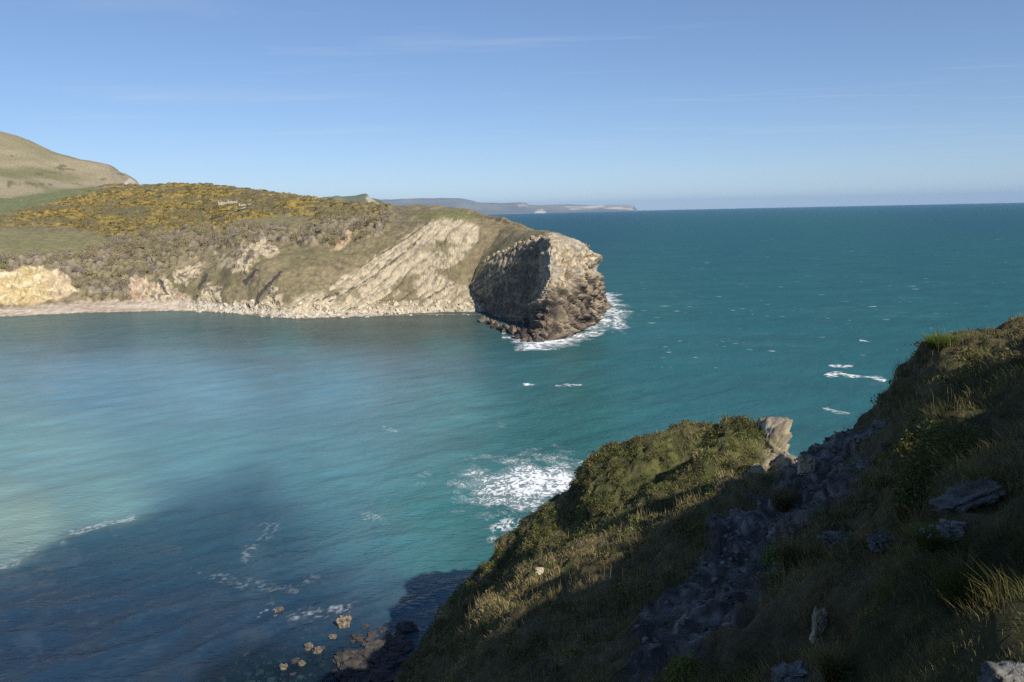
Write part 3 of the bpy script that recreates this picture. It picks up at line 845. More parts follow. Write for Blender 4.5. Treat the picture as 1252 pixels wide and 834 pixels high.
if h is not None:
    pb = link('fence_post', rock_mesh('fence_post', .35, .35, 5.5, 77, 8, .1, None, ((.13, .11, .08), (.09, .08, .06))), h + Vector((0, 0, 2.)))
    tag(pb, 'lone thin dark post on the grassy top of the headland', 'post')


# ---------------------------------------------------------------- near slope vegetation
def blades(B, h, w, lean, colb, colt, up=None):
    """curved grass blades: base points B, heights, widths, lean vectors -> 5 verts each"""
    n = len(B)
    a = rng.random(n) * 6.283
    side = np.column_stack([np.cos(a), np.sin(a), np.zeros(n)]) * w[:, None] * .5
    U = np.tile(c3(0, 0, 1), (n, 1)) if up is None else up
    mid = B + U * (h * .55)[:, None] + lean * (h * .22)[:, None]
    tip = B + U * (h * .92)[:, None] + lean * (h * .75)[:, None]
    V = np.stack([B - side, B + side, mid + side * .75, mid - side * .75, tip], 1).reshape(-1, 3)
    i = np.arange(n) * 5
    Q = np.column_stack([i, i + 1, i + 2, i + 3]); T = np.column_stack([i + 3, i + 2, i + 4])
    C = np.stack([colb, colb, (colb + colt) * .5, (colb + colt) * .5, colt], 1).reshape(-1, 3)
    return V, Q, T, C


STRAW, GREEN, OLIVE, RUST = c3(.62, .48, .21), c3(.19, .22, .05), c3(.32, .27, .095), c3(.32, .21, .10)


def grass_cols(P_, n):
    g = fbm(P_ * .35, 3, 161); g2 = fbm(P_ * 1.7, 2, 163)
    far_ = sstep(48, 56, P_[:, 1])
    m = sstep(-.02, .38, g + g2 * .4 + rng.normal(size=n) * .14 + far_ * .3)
    strip = sstep(4.2, 2.0, line_d(P_[:, 0], P_[:, 1], [(14, 43), (9.5, 41), (6, 41), (3, 41), (.5, 40), (-1.5, 37), (-3, 40)]))   # the dry crest; extra straw also brightens it as sunlit
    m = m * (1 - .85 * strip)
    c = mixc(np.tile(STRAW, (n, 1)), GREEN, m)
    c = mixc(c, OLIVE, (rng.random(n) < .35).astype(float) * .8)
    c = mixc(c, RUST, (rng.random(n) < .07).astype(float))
    return c * ((.7 + .6 * rng.random(n)) * (1 - .42 * (1 - strip) * (P_[:, 1] < 50)))[:, None]  # grass off the crest darkened in colour to deepen the slope's shade


vd = np.linalg.norm(FV - CAM, axis=1)
fpx, fpy = proj(FV)
vis = (fpx > -60) & (fpx < 1650) & (fpy < 1050) & (FV[:, 1] > 2.0) & (FV[:, 2] > 3) & (FV[:, 1] < 82)
area = np.linalg.norm(np.cross(np.gradient(FV.reshape(nu, nv, 3), axis=0), np.gradient(FV.reshape(nu, nv, 3), axis=1)).reshape(-1, 3), axis=1)
clumpy = sstep(-.35, .3, fbm(FV * .8, 3, 171))
dens = 62000. / np.maximum(vd, 7) ** 1.75 * vis * (.34 + .66 * clumpy) * (1 - FROCK * .97) * (1 - .55 * FCLIFF)
print('BLADES', (dens * area).sum())
NB = int(min(850000, (dens * area).sum()))
ids = pick(dens * area, NB)
base = FV[ids] + rng.normal(size=(NB, 3)) * STEP * .55
# settle the jittered base on the surface: move along the tangent plane only
base -= FN[ids] * ((base - FV[ids]) * FN[ids]).sum(1)[:, None]
td, tid = worley(base[:, :2] / .62, 14)
e_ = .03
tg = -np.column_stack([worley(base[:, :2] / .62 + c3(e_, 0)[:2], 14)[0] - td, worley(base[:, :2] / .62 + c3(0, e_)[:2], 14)[0] - td, 0 * td]) / e_   # towards the tussock's centre
gh = (.1 + .26 * rng.random(NB) ** 1.3) * (.5 + .7 * clumpy[ids]) * (1.35 - td * 1.1).clip(.35) * (.6 + .8 * tid) * (.62 + .38 * sstep(9, 18, vd[ids]))
gw = .0016 + .00043 * vd[ids]
wind = c3(-.35, .3, 0)
down = FN[ids] * c3(1, 1, 0)
lean = rng.normal(size=(NB, 3)) * c3(.35, .35, .1) + wind * .6 + down * .4 - tg * .8 * td[:, None]
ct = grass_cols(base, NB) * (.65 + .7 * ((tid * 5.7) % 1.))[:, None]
bv, bq, bt, bc = blades(base, gh, gw, lean, ct * .36, ct * 1.12)  # blade feet darkened and tips brightened, painting in shade and sun
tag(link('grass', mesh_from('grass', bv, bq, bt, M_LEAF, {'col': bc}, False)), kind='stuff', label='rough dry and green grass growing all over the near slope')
# tall dead stalks standing out of the grass
sd_ = vis * (1 - FROCK) * (FV[:, 1] < 46) * sstep(-.05, .3, fbm(FV * .3, 3, 181)) / np.maximum(vd, 6) ** .6
ids = pick(sd_ * area * sstep(12, 24, vd), 3600)
base = FV[ids] + rng.normal(size=(len(ids), 3)) * c3(.1, .1, 0)
n = len(ids)
cc = mixc(np.tile(c3(.30, .2, .11), (n, 1)), c3(.36, .30, .17), rng.random(n))
bv, bq, bt, bc = blades(base, .45 + .5 * rng.random(n), .003 + .00035 * vd[ids], rng.normal(size=(n, 3)) * .14 + c3(-.12, .05, 0), cc * .8, cc)
tag(link('dead_stalks', mesh_from('dead_stalks', bv, bq, bt, M_LEAF, {'col': bc}, False)), kind='stuff', label='tall dry brown stalks standing out of the near grass')
# low leafy scrub on the spur and slope
SCR = [[(.12, .15, .03), (.155, .19, .04), (.085, .10, .028)], [(.18, .16, .06), (.13, .125, .045), (.22, .185, .08)], [(.085, .075, .04), (.07, .07, .03), (.13, .10, .055)]]
pl = [clump(70, .5, .5, .32, .085, SCR[k % 3]) for k in range(9)]
wd_ = vis * (1 - FROCK) * np.where(FV[:, 1] > 50, 1.0, .22) * (vd > 20) * (FV[:, 2] > 6) * sstep(-.3, .3, fbm(FV * .5, 3, 191))
ids = pick(wd_ * area, 9000)
gv, gq, gc = scatter(pl, FV[ids], .35 + .75 * rng.random(len(ids)))
tag(link('low_scrub', mesh_from('low_scrub', gv, gq, None, M_LEAF, {'col': gc}, False)), kind='stuff', label='low leafy scrub on the spur and near slope')

# --- single plants one can point to
def tussock(name, px_, py_, wpx, hpx, label, cat, cols, kind='grass', n=900, part=None, grp=None):
    h, nn = hit(bvh_fore, px_, py_)
    if h is None:
        print('MISS', label); return None
    h = np.array(h); D = np.linalg.norm(h - CAM)
    R, H = wpx / FPX * D * .5, hpx / FPX * D
    k = rng.integers(0, len(cols), n)
    cc = np.array(cols)[k] * (.7 + .6 * rng.random((n, 1)))
    if kind == 'grass':
        a = rng.random(n) * 6.283; r_ = R * .55 * np.sqrt(rng.random(n))
        off = np.column_stack([np.cos(a) * r_, np.sin(a) * r_, np.full(n, -.04)])
        lean = off / (R * .55) * .8 + rng.normal(size=(n, 3)) * .3
        v, q, t, c = blades(off, H * (.45 + .6 * rng.random(n)), np.full(n, .002 + .00045 * D), lean * c3(1, 1, .2), cc * .75, cc * 1.05)
    else:
        C, d = dome_points(n, R, R, H)
        v, q = leaf_quads(C, (.02 + .0016 * D) * (.6 + .8 * rng.random(n)), d * .7); t = None; c = np.repeat(cc, 4, 0)
    o = link(name, mesh_from(name, v, q, t, M_LEAF, {'col': c}, False), tuple(h))
    tag(o, label, cat, grp)
    return o, h, D, R, H


LG, DG, OL, ST_ = [(.10, .15, .025), (.13, .17, .035), (.07, .10, .02)], [(.05, .07, .02), (.075, .095, .025), (.10, .105, .03)], [(.14, .13, .04), (.10, .105, .03), (.2, .165, .07)], [(.36, .28, .13), (.27, .21, .09), (.16, .14, .05)]
tussock('green_shrub', 1160, 568, 78, 44, 'broad bright green leafy shrub on the right-hand slope', 'shrub', LG + OL, 'leaf', 2600)
tussock('leafy_bush', 1128, 618, 66, 70, 'tall olive bush directly below the bright green shrub', 'shrub', OL + DG, 'leaf', 2600)
r_ = tussock('flower_tussock', 1138, 672, 40, 36, 'rounded grass tussock topped with tiny white flowers', 'tussock', LG + OL, 'grass', 1600)
if r_:
    o, h, D, R, H = r_
    C, d = dome_points(34, R * .8, R * .8, H * 1.02)
    for hd in range(34):
        v, q = leaf_quads(rng.normal(size=(5, 3)) * .01, np.full(5, .026))
        link('flower_head', mesh_from('flower_head', v, q, None, M_LEAF, {'col': np.tile(c3(.34, .34, .33), (len(v), 1))}, False), tuple(C[hd]), o)
r_ = tussock('seedhead_plant', 968, 688, 40, 32, 'straw tussock with upright pale pink seedheads at the rock edge', 'plant', ST_ + OL, 'grass', 1500)
if r_:
    o, h, D, R, H = r_
    n = 16; b0 = rng.normal(size=(n, 3)) * c3(R * .5, R * .3, 0) - c3(R * .35, 0, 0); hh = H * (1.2 + .7 * rng.random(n))
    v, q, t, c = blades(b0, hh, np.full(n, .014), rng.normal(size=(n, 3)) * .08, np.tile(c3(.3, .24, .16), (n, 1)), np.tile(c3(.3, .24, .16), (n, 1)))
    link('stalks', mesh_from('stalks', v, q, t, M_LEAF, {'col': c}, False), (0, 0, 0), o)
    tips = v.reshape(n, 5, 3)[:, 4]; 
    for hd in range(n):
        v, q = leaf_quads(rng.normal(size=(14, 3)) * .03, np.full(14, .055))
        link('seedhead', mesh_from('seedhead', v, q, None, M_LEAF, {'col': np.tile(c3(.28, .2, .19), (len(v), 1))}, False), tuple(tips[hd]), o)
tussock('leafy_plant', 944, 690, 24, 22, 'small vivid green plant left of the pink seedheads', 'plant', [(.12, .22, .03), (.16, .26, .04)], 'leaf', 500)
tussock('grass_tussock', 1002, 690, 28, 34, 'straw coloured tussock alone on the bare rock slab', 'tussock', ST_, 'grass', 1000)
tussock('grass_tussock', 1018, 830, 30, 46, 'golden green tussock low in the foreground right of a pale rock', 'tussock', OL + ST_, 'grass', 1100)
tussock('leafy_plant', 838, 834, 44, 30, 'bright yellow-green plant at the lower edge of the rock slab', 'plant', [(.17, .2, .035), (.12, .16, .03)], 'leaf', 900)
tussock('grass_tussock', 958, 622, 30, 30, 'pale grass tussock at the top of the rock slab near the spur', 'tussock', ST_ + OL, 'grass', 900)
tussock('grass_tussock', 1212, 604, 60, 40, 'wide dry tussock at the right edge above the grey ledges', 'tussock', ST_ + OL, 'grass', 1600)
tussock('grass_tussock', 1180, 732, 70, 44, 'sprawling yellow-green tussock in the lower right grass', 'tussock', OL + LG, 'grass', 1600)
tussock('grass_tussock', 1105, 634, 26, 28, 'small golden tuft beneath the olive bush', 'tussock', ST_, 'grass', 600)
tussock('grass_tussock', 1062, 668, 22, 26, 'thin dry tuft standing on the dark slope left of the pale stones', 'tussock', ST_, 'grass', 500)
tussock('flowering_weed', 1108, 552, 24, 20, 'small weed with orange-yellow flowers left of the bright green shrub', 'plant', [(.42, .24, .03), (.16, .14, .04), (.1, .11, .03)], 'leaf', 500)
tussock('leafy_plant', 1150, 425, 44, 18, 'rounded green hummock on the skyline of the right-hand slope', 'hummock', LG, 'grass', 1500)
tussock('grass_tussock', 1078, 592, 30, 20, 'small straw tuft on the shaded rock face below the skyline', 'tussock', ST_, 'grass', 500)


def put_rock(px_, py_, wpx, hpx, label, seed, cols, bvh=bvh_fore, sink=.15, n=18, rot=0., tilt=0., cat='rock', dep=.8, name='rock', z0=None, grp=None, rough=.38):
    if z0 is None:
        h, nn = hit(bvh, px_, py_)
        if h is None:
            print('MISS', label); return
        h = np.array(h)
    else:
        h = Pz(px_, py_, z0)
    D = np.linalg.norm(h - CAM)
    W_, H_ = wpx / FPX * D, hpx / FPX * D
    o = link(name, rock_mesh(name, W_ * 1.05, W_ * dep, H_ * 1.1, seed, n, rough, None, cols), tuple(h + c3(0, 0, H_ * (.5 - sink))))
    o.rotation_euler = (0, tilt, rot)
    return tag(o, label, cat, grp)


# scree of small stones on the bare slab
stn = [rock_mesh('stone', .30, .24, .2, 560 + k, 6, .4, None, ((.22, .21, .20), (.12, .115, .11))) for k in range(4)]
def arr(m):
    v = np.empty(len(m.vertices) * 3, np.float32); m.vertices.foreach_get('co', v)
    q = np.empty(len(m.loops), np.int32); m.loops.foreach_get('vertex_index', q)
    return v.reshape(-1, 3), q.reshape(-1, 4), np.tile(c3(.21, .2, .19), (len(m.vertices), 1))
ids = pick(FROCK * vis * area * (FV[:, 1] < 50) * sstep(-.2, .3, fbm(FV * .6, 3, 201)), 3000)
gv, gq, gc = scatter([arr(m) for m in stn], FV[ids] + rng.normal(size=(len(ids), 3)) * c3(.1, .1, .02), .15 + .5 * rng.random(len(ids)) ** 3, .35 + .6 * rng.random(len(ids)))
tag(link('scree', mesh_from('scree', gv, gq, None, M_ROCK, {'col': gc}, False)), kind='stuff', label='small grey stones strewn on the bare rock slab')

PALE, GREY = ((.46, .39, .28), (.3, .245, .165)), ((.27, .26, .245), (.13, .125, .115))

def outcrop(name, outline, Y, fr, bk, label, seed, cols, amp=.45):
    """a craggy block of real depth whose side view follows the outline"""
    o2 = np.array(outline + outline[:1], float)
    seg = np.concatenate([[0], np.cumsum(np.linalg.norm(np.diff(o2, axis=0), axis=1))])
    tt = np.linspace(0, seg[-1], 97)[:-1]
    q = np.column_stack([np.interp(tt, seg, o2[:, 0]), np.interp(tt, seg, o2[:, 1])])
    p = np.array([P(a_, b_, Y) for a_, b_ in q]); c = p.mean(0)
    L_ = [(-fr, .04), (-fr, .3), (-fr * .95, .55), (-fr * .8, .75), (-fr * .5, .9), (-fr * .2, .98), (0, 1.), (bk * .25, 1.), (bk * .5, .97), (bk * .75, .9), (bk, .75), (bk * 1.1, .4), (bk * 1.1, .04)]
    g = np.array([c + (p - c) * s_ + c3(0, d_, 0) for d_, s_ in L_])
    g = catmull(g, [4] * (len(L_) - 1))
    v = g.reshape(-1, 3); k_ = np.repeat(np.arange(len(g)), 96)
    n_ = v - c; n_ /= np.linalg.norm(n_, axis=1, keepdims=True)
    v = v + n_ * (fbm(v * .45 + seed, 5, seed, ridged=True) * amp + fbm(v * c3(.35, .35, 1.6) + .4 * v[:, :1] * c3(0, 0, 1), 4, seed + 3, ridged=True) * amp * 1.3 - amp * .6)[:, None]
    i = np.arange(len(v)).reshape(len(g), 96)
    Q_ = np.stack([i[:-1], i[1:], np.roll(i, -1, 1)[1:], np.roll(i, -1, 1)[:-1]], -1).reshape(-1, 4)
    f_ = fbm(v * .6, 4, seed + 9)
    cc_ = mixc(np.tile(c3(*cols[0]), (len(v), 1)), c3(*cols[1]), sstep(-.1, .3, f_))
    cc_ = mixc(cc_, c3(.10, .11, .04), sstep(.1, .35, fbm(v * .8, 3, seed + 11)) * .7)
    b0 = c - c3(0, 0, (p[:, 2].max() - p[:, 2].min()) / 2)
    return tag(link(name, mesh_from(name, v - b0, Q_, None, M_ROCK, {'col': cc_}), tuple(b0)), label, 'outcrop')


outcrop('rock_buttress', [(932, 536), (944, 523), (957, 518), (965, 521), (961, 530), (957, 540), (956, 556), (951, 566), (947, 580), (937, 596), (922, 610), (902, 618), (908, 594), (920, 564)], 58.4, 1.6, 3.5, 'tall pale rock buttress ending the spur, its prow jutting over the sea', 501, ((.40, .34, .25), (.2, .165, .11)), .5)
outcrop('rock_stump', [(950, 604), (956, 580), (966, 566), (974, 564), (984, 570), (982, 584), (974, 606), (958, 616)], 53.0, 1.6, 3.5, 'shaded rock stump below the pale buttress', 502, ((.33, .28, .2), (.18, .15, .11)))
put_rock(984, 578, 14, 20, 'small sunlit rock tooth at the end of the stump', 503, PALE, n=20, sink=.1, name='rock_tooth', cat='outcrop')
put_rock(790, 529, 15, 6, 'small pale rock on the green crest of the spur', 504, PALE, sink=.2)
put_rock(732, 552, 22, 12, 'rough brown rock at the left shoulder of the spur', 505, ((.2, .16, .1), (.12, .1, .07)), sink=.3)
put_rock(1004, 778, 16, 34, 'upright white rock in the dark grass', 506, PALE, n=26, sink=.2)
put_rock(1238, 834, 40, 26, 'grey-white rock in the bottom right corner', 508, ((.2, .195, .185), (.1, .097, .09)), n=32, sink=.6)
put_rock(968, 834, 30, 22, 'pale rock at the bottom edge left of a golden tussock', 509, GREY, n=28, sink=.35)
put_rock(1022, 664, 28, 14, 'flat grey stone left of its twin under the olive bush', 510, ((.16, .155, .15), (.08, .078, .072)), sink=.42, n=26)
put_rock(1080, 664, 26, 12, 'flat grey stone just left of the flowering tussock', 511, ((.16, .155, .15), (.08, .078, .072)), sink=.42, n=26)
put_rock(1168, 652, 26, 16, 'grey stone right of the flowering tussock', 512, GREY, sink=.42, n=26)
put_rock(1185, 606, 50, 8, 'long grey ledge of rock across the right-hand slope', 513, ((.13, .125, .12), (.06, .06, .057)), n=30, sink=.55, tilt=-.4, name='rock_ledge', cat='ledge')
put_rock(660, 700, 9, 6, 'small pale stone in the sunlit grass strip', 514, PALE, sink=.2)
put_rock(1082, 548, 8, 6, 'dark knob of rock on the right skyline', 515, ((.1, .09, .08), (.06, .055, .05)))
TANB = ((.25, .205, .145), (.085, .072, .055))
for a in ((421, 766, 18, 19, 'largest tan boulder standing in the shallows', 520), (377, 793, 10, 9, 'small pale boulder, upper left of a close pair in the shallows', 521), (389, 797, 10, 8, 'small brown boulder, lower right of a close pair in the shallows', 522),
          (369, 813, 8, 7, 'small tan boulder below the close pair in the shallows', 523), (347, 817, 10, 7, 'tan boulder leftmost near the bottom of the shallows', 524), (342, 747, 11, 6, 'low wet brown boulder awash furthest out', 525), (407, 779, 10, 4, 'low boulder awash just below the largest one', 526)):
    put_rock(a[0], a[1], a[2] * .72, a[3] * .78, a[4], a[5], (TANB if a[2] > 15 else ((.17, .145, .11), (.07, .06, .048))), z0=-.15, sink=.3, n=22, cat='boulder', name='boulder', grp='boulders in the near shallows')
bd = [rock_mesh('shore_rock', 2.2, 1.7, 1.2, 540 + k, 10, .4, None, ((.07, .062, .055), (.04, .036, .034))) for k in range(4)]
for k in range(76):
    a = rng.random()
    p = Pz(500 - 60 * rng.random() ** 1.5 - a * 40, 770 + a * 80 + rng.normal() * 6) if k < 60 else Pz(300 + 150 * rng.random(), 775 + 60 * rng.random())
    o = link('shore_rock', bd[k % 4], tuple(p + c3(0, 0, -.15))); s = (.4 + .9 * rng.random() ** 2) * (1 if k < 60 else .42); o.scale = (s, s, s); o.rotation_euler = (0, 0, k * 1.7)
    tag(o, 'dark wet rock heaped at the shaded foot of the near slope' if k < 60 else 'small dark rock awash in the near shallows', 'rock', 'dark rocks at the foot of the near slope' if k < 60 else 'small rocks awash in the shallows')

# ================================================================ WATER
RE = 7.4e6


def drop(x, y):
    return -(x * x + y * y) / (2 * RE)


ang = np.radians(np.concatenate([np.arange(-180, -46, 4.), np.arange(-46, 46, .11), np.arange(46, 181, 4.)]))
rad = 18 * (32000 / 18.) ** np.linspace(0, 1, 1150)
A, R = np.meshgrid(ang, rad, indexing='ij')
X, Y = R * np.sin(A), R * np.cos(A)
V = np.column_stack([X.ravel(), Y.ravel(), np.zeros(X.size)])
px, py = proj(V)
py = np.where(V[:, 1] < 5, 2000, py)
dist = R.ravel()
fade = sstep(900, 200, dist)
q = np.column_stack([V[:, 0] * .8 + V[:, 1] * .6, -V[:, 0] * .6 + V[:, 1] * .8, np.zeros(len(V))])
near_m = dist < 1200
sw = np.zeros(len(V))
qn = q[near_m]
sw[near_m] = fbm(qn * c3(.035, .13, 1), 3, 601) * .34 + fbm(qn * c3(.16, .4, 1), 3, 603) * .12
# long swell lines rolling into the near-left shallows
rg = sstep(0, 120, poly_in(px, py, [(-200, 640), (120, 640), (420, 700), (480, 760), (300, 900), (-300, 1000)]))
ph = (q[:, 1] * .95 + fbm(V * .03, 3, 605) * 9)
sw += rg * .34 * (np.exp(1.6 * (np.sin(ph / 9. * 6.283) - 1)) - .3)
V[:, 2] = drop(V[:, 0], V[:, 1]) + sw * fade
# water colour: silt, depth, weed beds, and brown cliff reflection painted along the far shore
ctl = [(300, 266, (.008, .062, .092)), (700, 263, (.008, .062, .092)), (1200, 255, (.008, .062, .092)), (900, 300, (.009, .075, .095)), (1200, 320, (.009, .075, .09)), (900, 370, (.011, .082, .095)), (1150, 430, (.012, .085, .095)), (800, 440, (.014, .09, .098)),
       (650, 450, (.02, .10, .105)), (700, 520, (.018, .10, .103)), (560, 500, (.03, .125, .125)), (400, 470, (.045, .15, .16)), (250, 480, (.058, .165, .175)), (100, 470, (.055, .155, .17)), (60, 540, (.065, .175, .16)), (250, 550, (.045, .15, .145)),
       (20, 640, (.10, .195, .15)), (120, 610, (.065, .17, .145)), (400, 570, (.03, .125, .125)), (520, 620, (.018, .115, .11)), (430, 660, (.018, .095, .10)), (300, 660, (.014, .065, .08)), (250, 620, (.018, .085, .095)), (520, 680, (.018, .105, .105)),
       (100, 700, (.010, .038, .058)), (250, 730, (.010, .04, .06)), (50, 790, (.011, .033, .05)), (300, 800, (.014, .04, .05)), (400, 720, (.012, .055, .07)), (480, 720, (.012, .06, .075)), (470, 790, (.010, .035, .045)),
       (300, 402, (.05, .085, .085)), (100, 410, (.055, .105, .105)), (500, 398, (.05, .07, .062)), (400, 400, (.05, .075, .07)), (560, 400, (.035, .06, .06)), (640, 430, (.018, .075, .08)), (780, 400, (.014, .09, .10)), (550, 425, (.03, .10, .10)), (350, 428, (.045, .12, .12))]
num, den = 0, 0
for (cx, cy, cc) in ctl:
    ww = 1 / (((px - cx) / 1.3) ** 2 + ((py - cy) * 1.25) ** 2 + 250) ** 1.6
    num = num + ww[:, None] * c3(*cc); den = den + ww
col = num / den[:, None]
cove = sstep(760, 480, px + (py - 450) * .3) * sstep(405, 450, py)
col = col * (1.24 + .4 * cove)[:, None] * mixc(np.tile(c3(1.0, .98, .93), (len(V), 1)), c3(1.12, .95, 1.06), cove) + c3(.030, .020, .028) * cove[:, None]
col = mixc(col, c3(.012, .02, .018), (py > 1300) * .8)
mid = near_m & (py > 300)
pn = np.zeros(len(V)); pn2 = np.zeros(len(V))
pn[mid] = fbm(V[mid] * c3(.02, .05, 1), 4, 611); pn2[mid] = fbm(V[mid] * .12, 4, 613)
col *= (1 + .14 * pn + .08 * pn2)[:, None]
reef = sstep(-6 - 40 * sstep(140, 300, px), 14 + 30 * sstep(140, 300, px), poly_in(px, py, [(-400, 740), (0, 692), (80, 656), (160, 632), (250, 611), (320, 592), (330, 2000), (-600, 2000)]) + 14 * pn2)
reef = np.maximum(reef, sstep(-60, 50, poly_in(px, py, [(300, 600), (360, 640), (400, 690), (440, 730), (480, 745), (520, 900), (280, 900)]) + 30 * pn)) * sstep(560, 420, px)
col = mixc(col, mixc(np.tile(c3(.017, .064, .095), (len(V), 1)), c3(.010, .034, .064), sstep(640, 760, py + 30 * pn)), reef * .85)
kelp = sstep(10, 60, poly_in(px, py, [(-100, 700), (60, 690), (200, 700), (330, 740), (300, 800), (420, 900), (-200, 900)])) * sstep(.02, .25, pn2)
col = mixc(col, c3(.035, .026, .022), kelp * .2)
# thin wind-drawn foam film
fl = np.zeros(len(V))
fm = near_m & (py > 290)
fl[fm] = sstep(.16, .42, fbm(V[fm] * c3(.05, .16, 1) + fbm(V[fm] * .06, 2, 621)[:, None] * .8, 5, 623, gain=.62)) * sstep(.0, .25, fbm(V[fm] * .018, 3, 627))
col = mixc(col, c3(.45, .52, .52), fl * 0.03)
clear = sstep(0, 55, poly_in(px, py, [(230, 800), (300, 765), (380, 765), (440, 770), (500, 800), (520, 900), (180, 900)])) * .62
M_WATER, nt, N, L, b = new_mat('sea_water')
at = N.new('ShaderNodeAttribute'); at.attribute_name = 'col'
tc = N.new('ShaderNodeTexCoord')
mp = N.new('ShaderNodeMapping'); mp.inputs['Rotation'].default_value = (0, 0, .5); mp.inputs['Scale'].default_value = (.55, 1.25, 1)
n1 = N.new('ShaderNodeTexNoise'); n1.inputs['Scale'].default_value = 1.3; n1.inputs['Detail'].default_value = 4; n1.inputs['Roughness'].default_value = .55; n1.inputs['Distortion'].default_value = .3
n2 = N.new('ShaderNodeTexNoise'); n2.inputs['Scale'].default_value = .16; n2.inputs['Detail'].default_value = 3
b1 = N.new('ShaderNodeBump'); b1.inputs['Distance'].default_value = .4; b1.inputs['Strength'].default_value = 1.
b2 = N.new('ShaderNodeBump'); b2.inputs['Distance'].default_value = .55; b2.inputs['Strength'].default_value = .6
L.new(tc.outputs['Object'], mp.inputs[0]); L.new(mp.outputs[0], n1.inputs['Vector']); L.new(mp.outputs[0], n2.inputs['Vector'])
L.new(n1.outputs['Fac'], b1.inputs['Height']); L.new(n2.outputs['Fac'], b2.inputs['Height']); L.new(b2.outputs[0], b1.inputs['Normal'])
cal = N.new('ShaderNodeAttribute'); cal.attribute_name = 'chop'
L.new(cal.outputs['Fac'], b1.inputs['Strength']); L.new(cal.outputs['Fac'], b2.inputs['Strength'])
N.remove(b)
df = N.new('ShaderNodeBsdfDiffuse'); gl = N.new('ShaderNodeBsdfGlossy'); fr_ = N.new('ShaderNodeFresnel'); fr_.inputs['IOR'].default_value = 1.33
L.new(at.outputs['Color'], df.inputs['Color'])
for nd in (gl, fr_): L.new(b1.outputs[0], nd.inputs['Normal'])
L.new(b1.outputs[0], df.inputs['Normal'])
cs = N.new('ShaderNodeAttribute'); cs.attribute_name = 'gloss'      # distant waves are finer than a pixel: rougher, and never a full mirror
rs = N.new('ShaderNodeMapRange'); rs.inputs[1].default_value = .1; rs.inputs[2].default_value = .30; rs.inputs[3].default_value = .38; rs.inputs[4].default_value = .1
L.new(cs.outputs['Fac'], rs.inputs[0]); L.new(rs.outputs[0], gl.inputs['Roughness'])
mn = N.new('ShaderNodeMath'); mn.operation = 'MINIMUM'; L.new(fr_.outputs[0], mn.inputs[0]); L.new(cs.outputs['Fac'], mn.inputs[1])
b = N.new('ShaderNodeMixShader'); L.new(mn.outputs[0], b.inputs[0]); L.new(df.outputs[0], b.inputs[1]); L.new(gl.outputs[0], b.inputs[2])
ca = N.new('ShaderNodeAttribute'); ca.attribute_name = 'clear'
trn = N.new('ShaderNodeBsdfTransparent'); trn.inputs['Color'].default_value = (.34, .48, .5, 1)
mx = N.new('ShaderNodeMixShader'); L.new(ca.outputs['Fac'], mx.inputs[0]); L.new(b.outputs[0], mx.inputs[1]); L.new(trn.outputs[0], mx.inputs[2])
L.new(mx.outputs[0], N['Material Output'].inputs['Surface'])
chop = np.clip(.5 + .5 * sstep(330, 700, px + (py - 400) * .35) + sstep(560, 700, py) * .4, 0, 1)
Q = gridq(len(ang), len(rad))
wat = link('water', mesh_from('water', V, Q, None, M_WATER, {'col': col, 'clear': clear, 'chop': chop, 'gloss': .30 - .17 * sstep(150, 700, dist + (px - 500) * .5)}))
tag(wat, kind='structure', label='turquoise sea filling the cove and reaching the horizon')
# shallow sea floor with cobbles under the clear water
sx, sy = np.meshgrid(np.arange(-60, 10, .5), np.arange(66, 112, .5), indexing='ij')
sv = np.column_stack([sx.ravel(), sy.ravel(), -1.3 - .03 * (sy.ravel() - 70) + .2 * fbm(np.column_stack([sx.ravel(), sy.ravel(), 0 * sx.ravel()]) * .4, 3, 631)])
o = link('seabed', mesh_from('seabed', sv, gridq(*sx.shape), None, M_FORE, {'col': mixc(np.tile(c3(.06, .058, .045), (len(sv), 1)), c3(.025, .025, .02), sstep(-.1, .2, fbm(sv * .5, 3, 633)))}))
tag(o, kind='structure', label='shallow stony sea floor near the foot of the slope')
cob = [rock_mesh('cobble', 1.0, .8, .6, 650 + k, 6, .25, None, ((.5, .47, .36), (.35, .32, .25))) for k in range(3)]
cv, cq, cc_, oo = [], [], [], 0
for k in range(420):
    t = rng.random(2)
    p = Pz(250 + 240 * t[0], 765 + 95 * t[1])
    m = cob[k % 3]
    vv = np.empty(len(m.vertices) * 3, np.float32); m.vertices.foreach_get('co', vv); vv = vv.reshape(-1, 3)
    qq = np.empty(len(m.loops), np.int32); m.loops.foreach_get('vertex_index', qq); qq = qq.reshape(-1, 4)
    s = .25 + .8 * rng.random() ** 3
    cv.append(vv * s + c3(p[0], p[1], -1.0 - .03 * (p[1] - 70))); cq.append(qq + oo); oo += len(vv)
    cc_.append(np.tile(c3(.3, .29, .23) * (.2 + .75 * rng.random()), (len(vv), 1)))
o = link('seabed_cobbles', mesh_from('seabed_cobbles', np.concatenate(cv), np.concatenate(cq), None, M_ROCK, {'col': np.concatenate(cc_)}))
tag(o, kind='stuff', label='pale cobbles under the shallow water')
# ---------------------------------------------------------------- foam
M_FOAM, nt, N, L, b = new_mat('sea_foam')
b.inputs['Base Color'].default_value = (.86, .88, .88, 1); b.inputs['Roughness'].default_value = .9; b.inputs['Specular IOR Level'].default_value = .1
fa = N.new('ShaderNodeAttribute'); fa.attribute_name = 'foam'
trn = N.new('ShaderNodeBsdfTransparent')
mx = N.new('ShaderNodeMixShader'); L.new(fa.outputs['Fac'], mx.inputs[0]); L.new(trn.outputs[0], mx.inputs[1]); L.new(b.outputs[0], mx.inputs[2])
L.new(mx.outputs[0], N['Material Output'].inputs['Surface'])
WX, WR = ang, rad


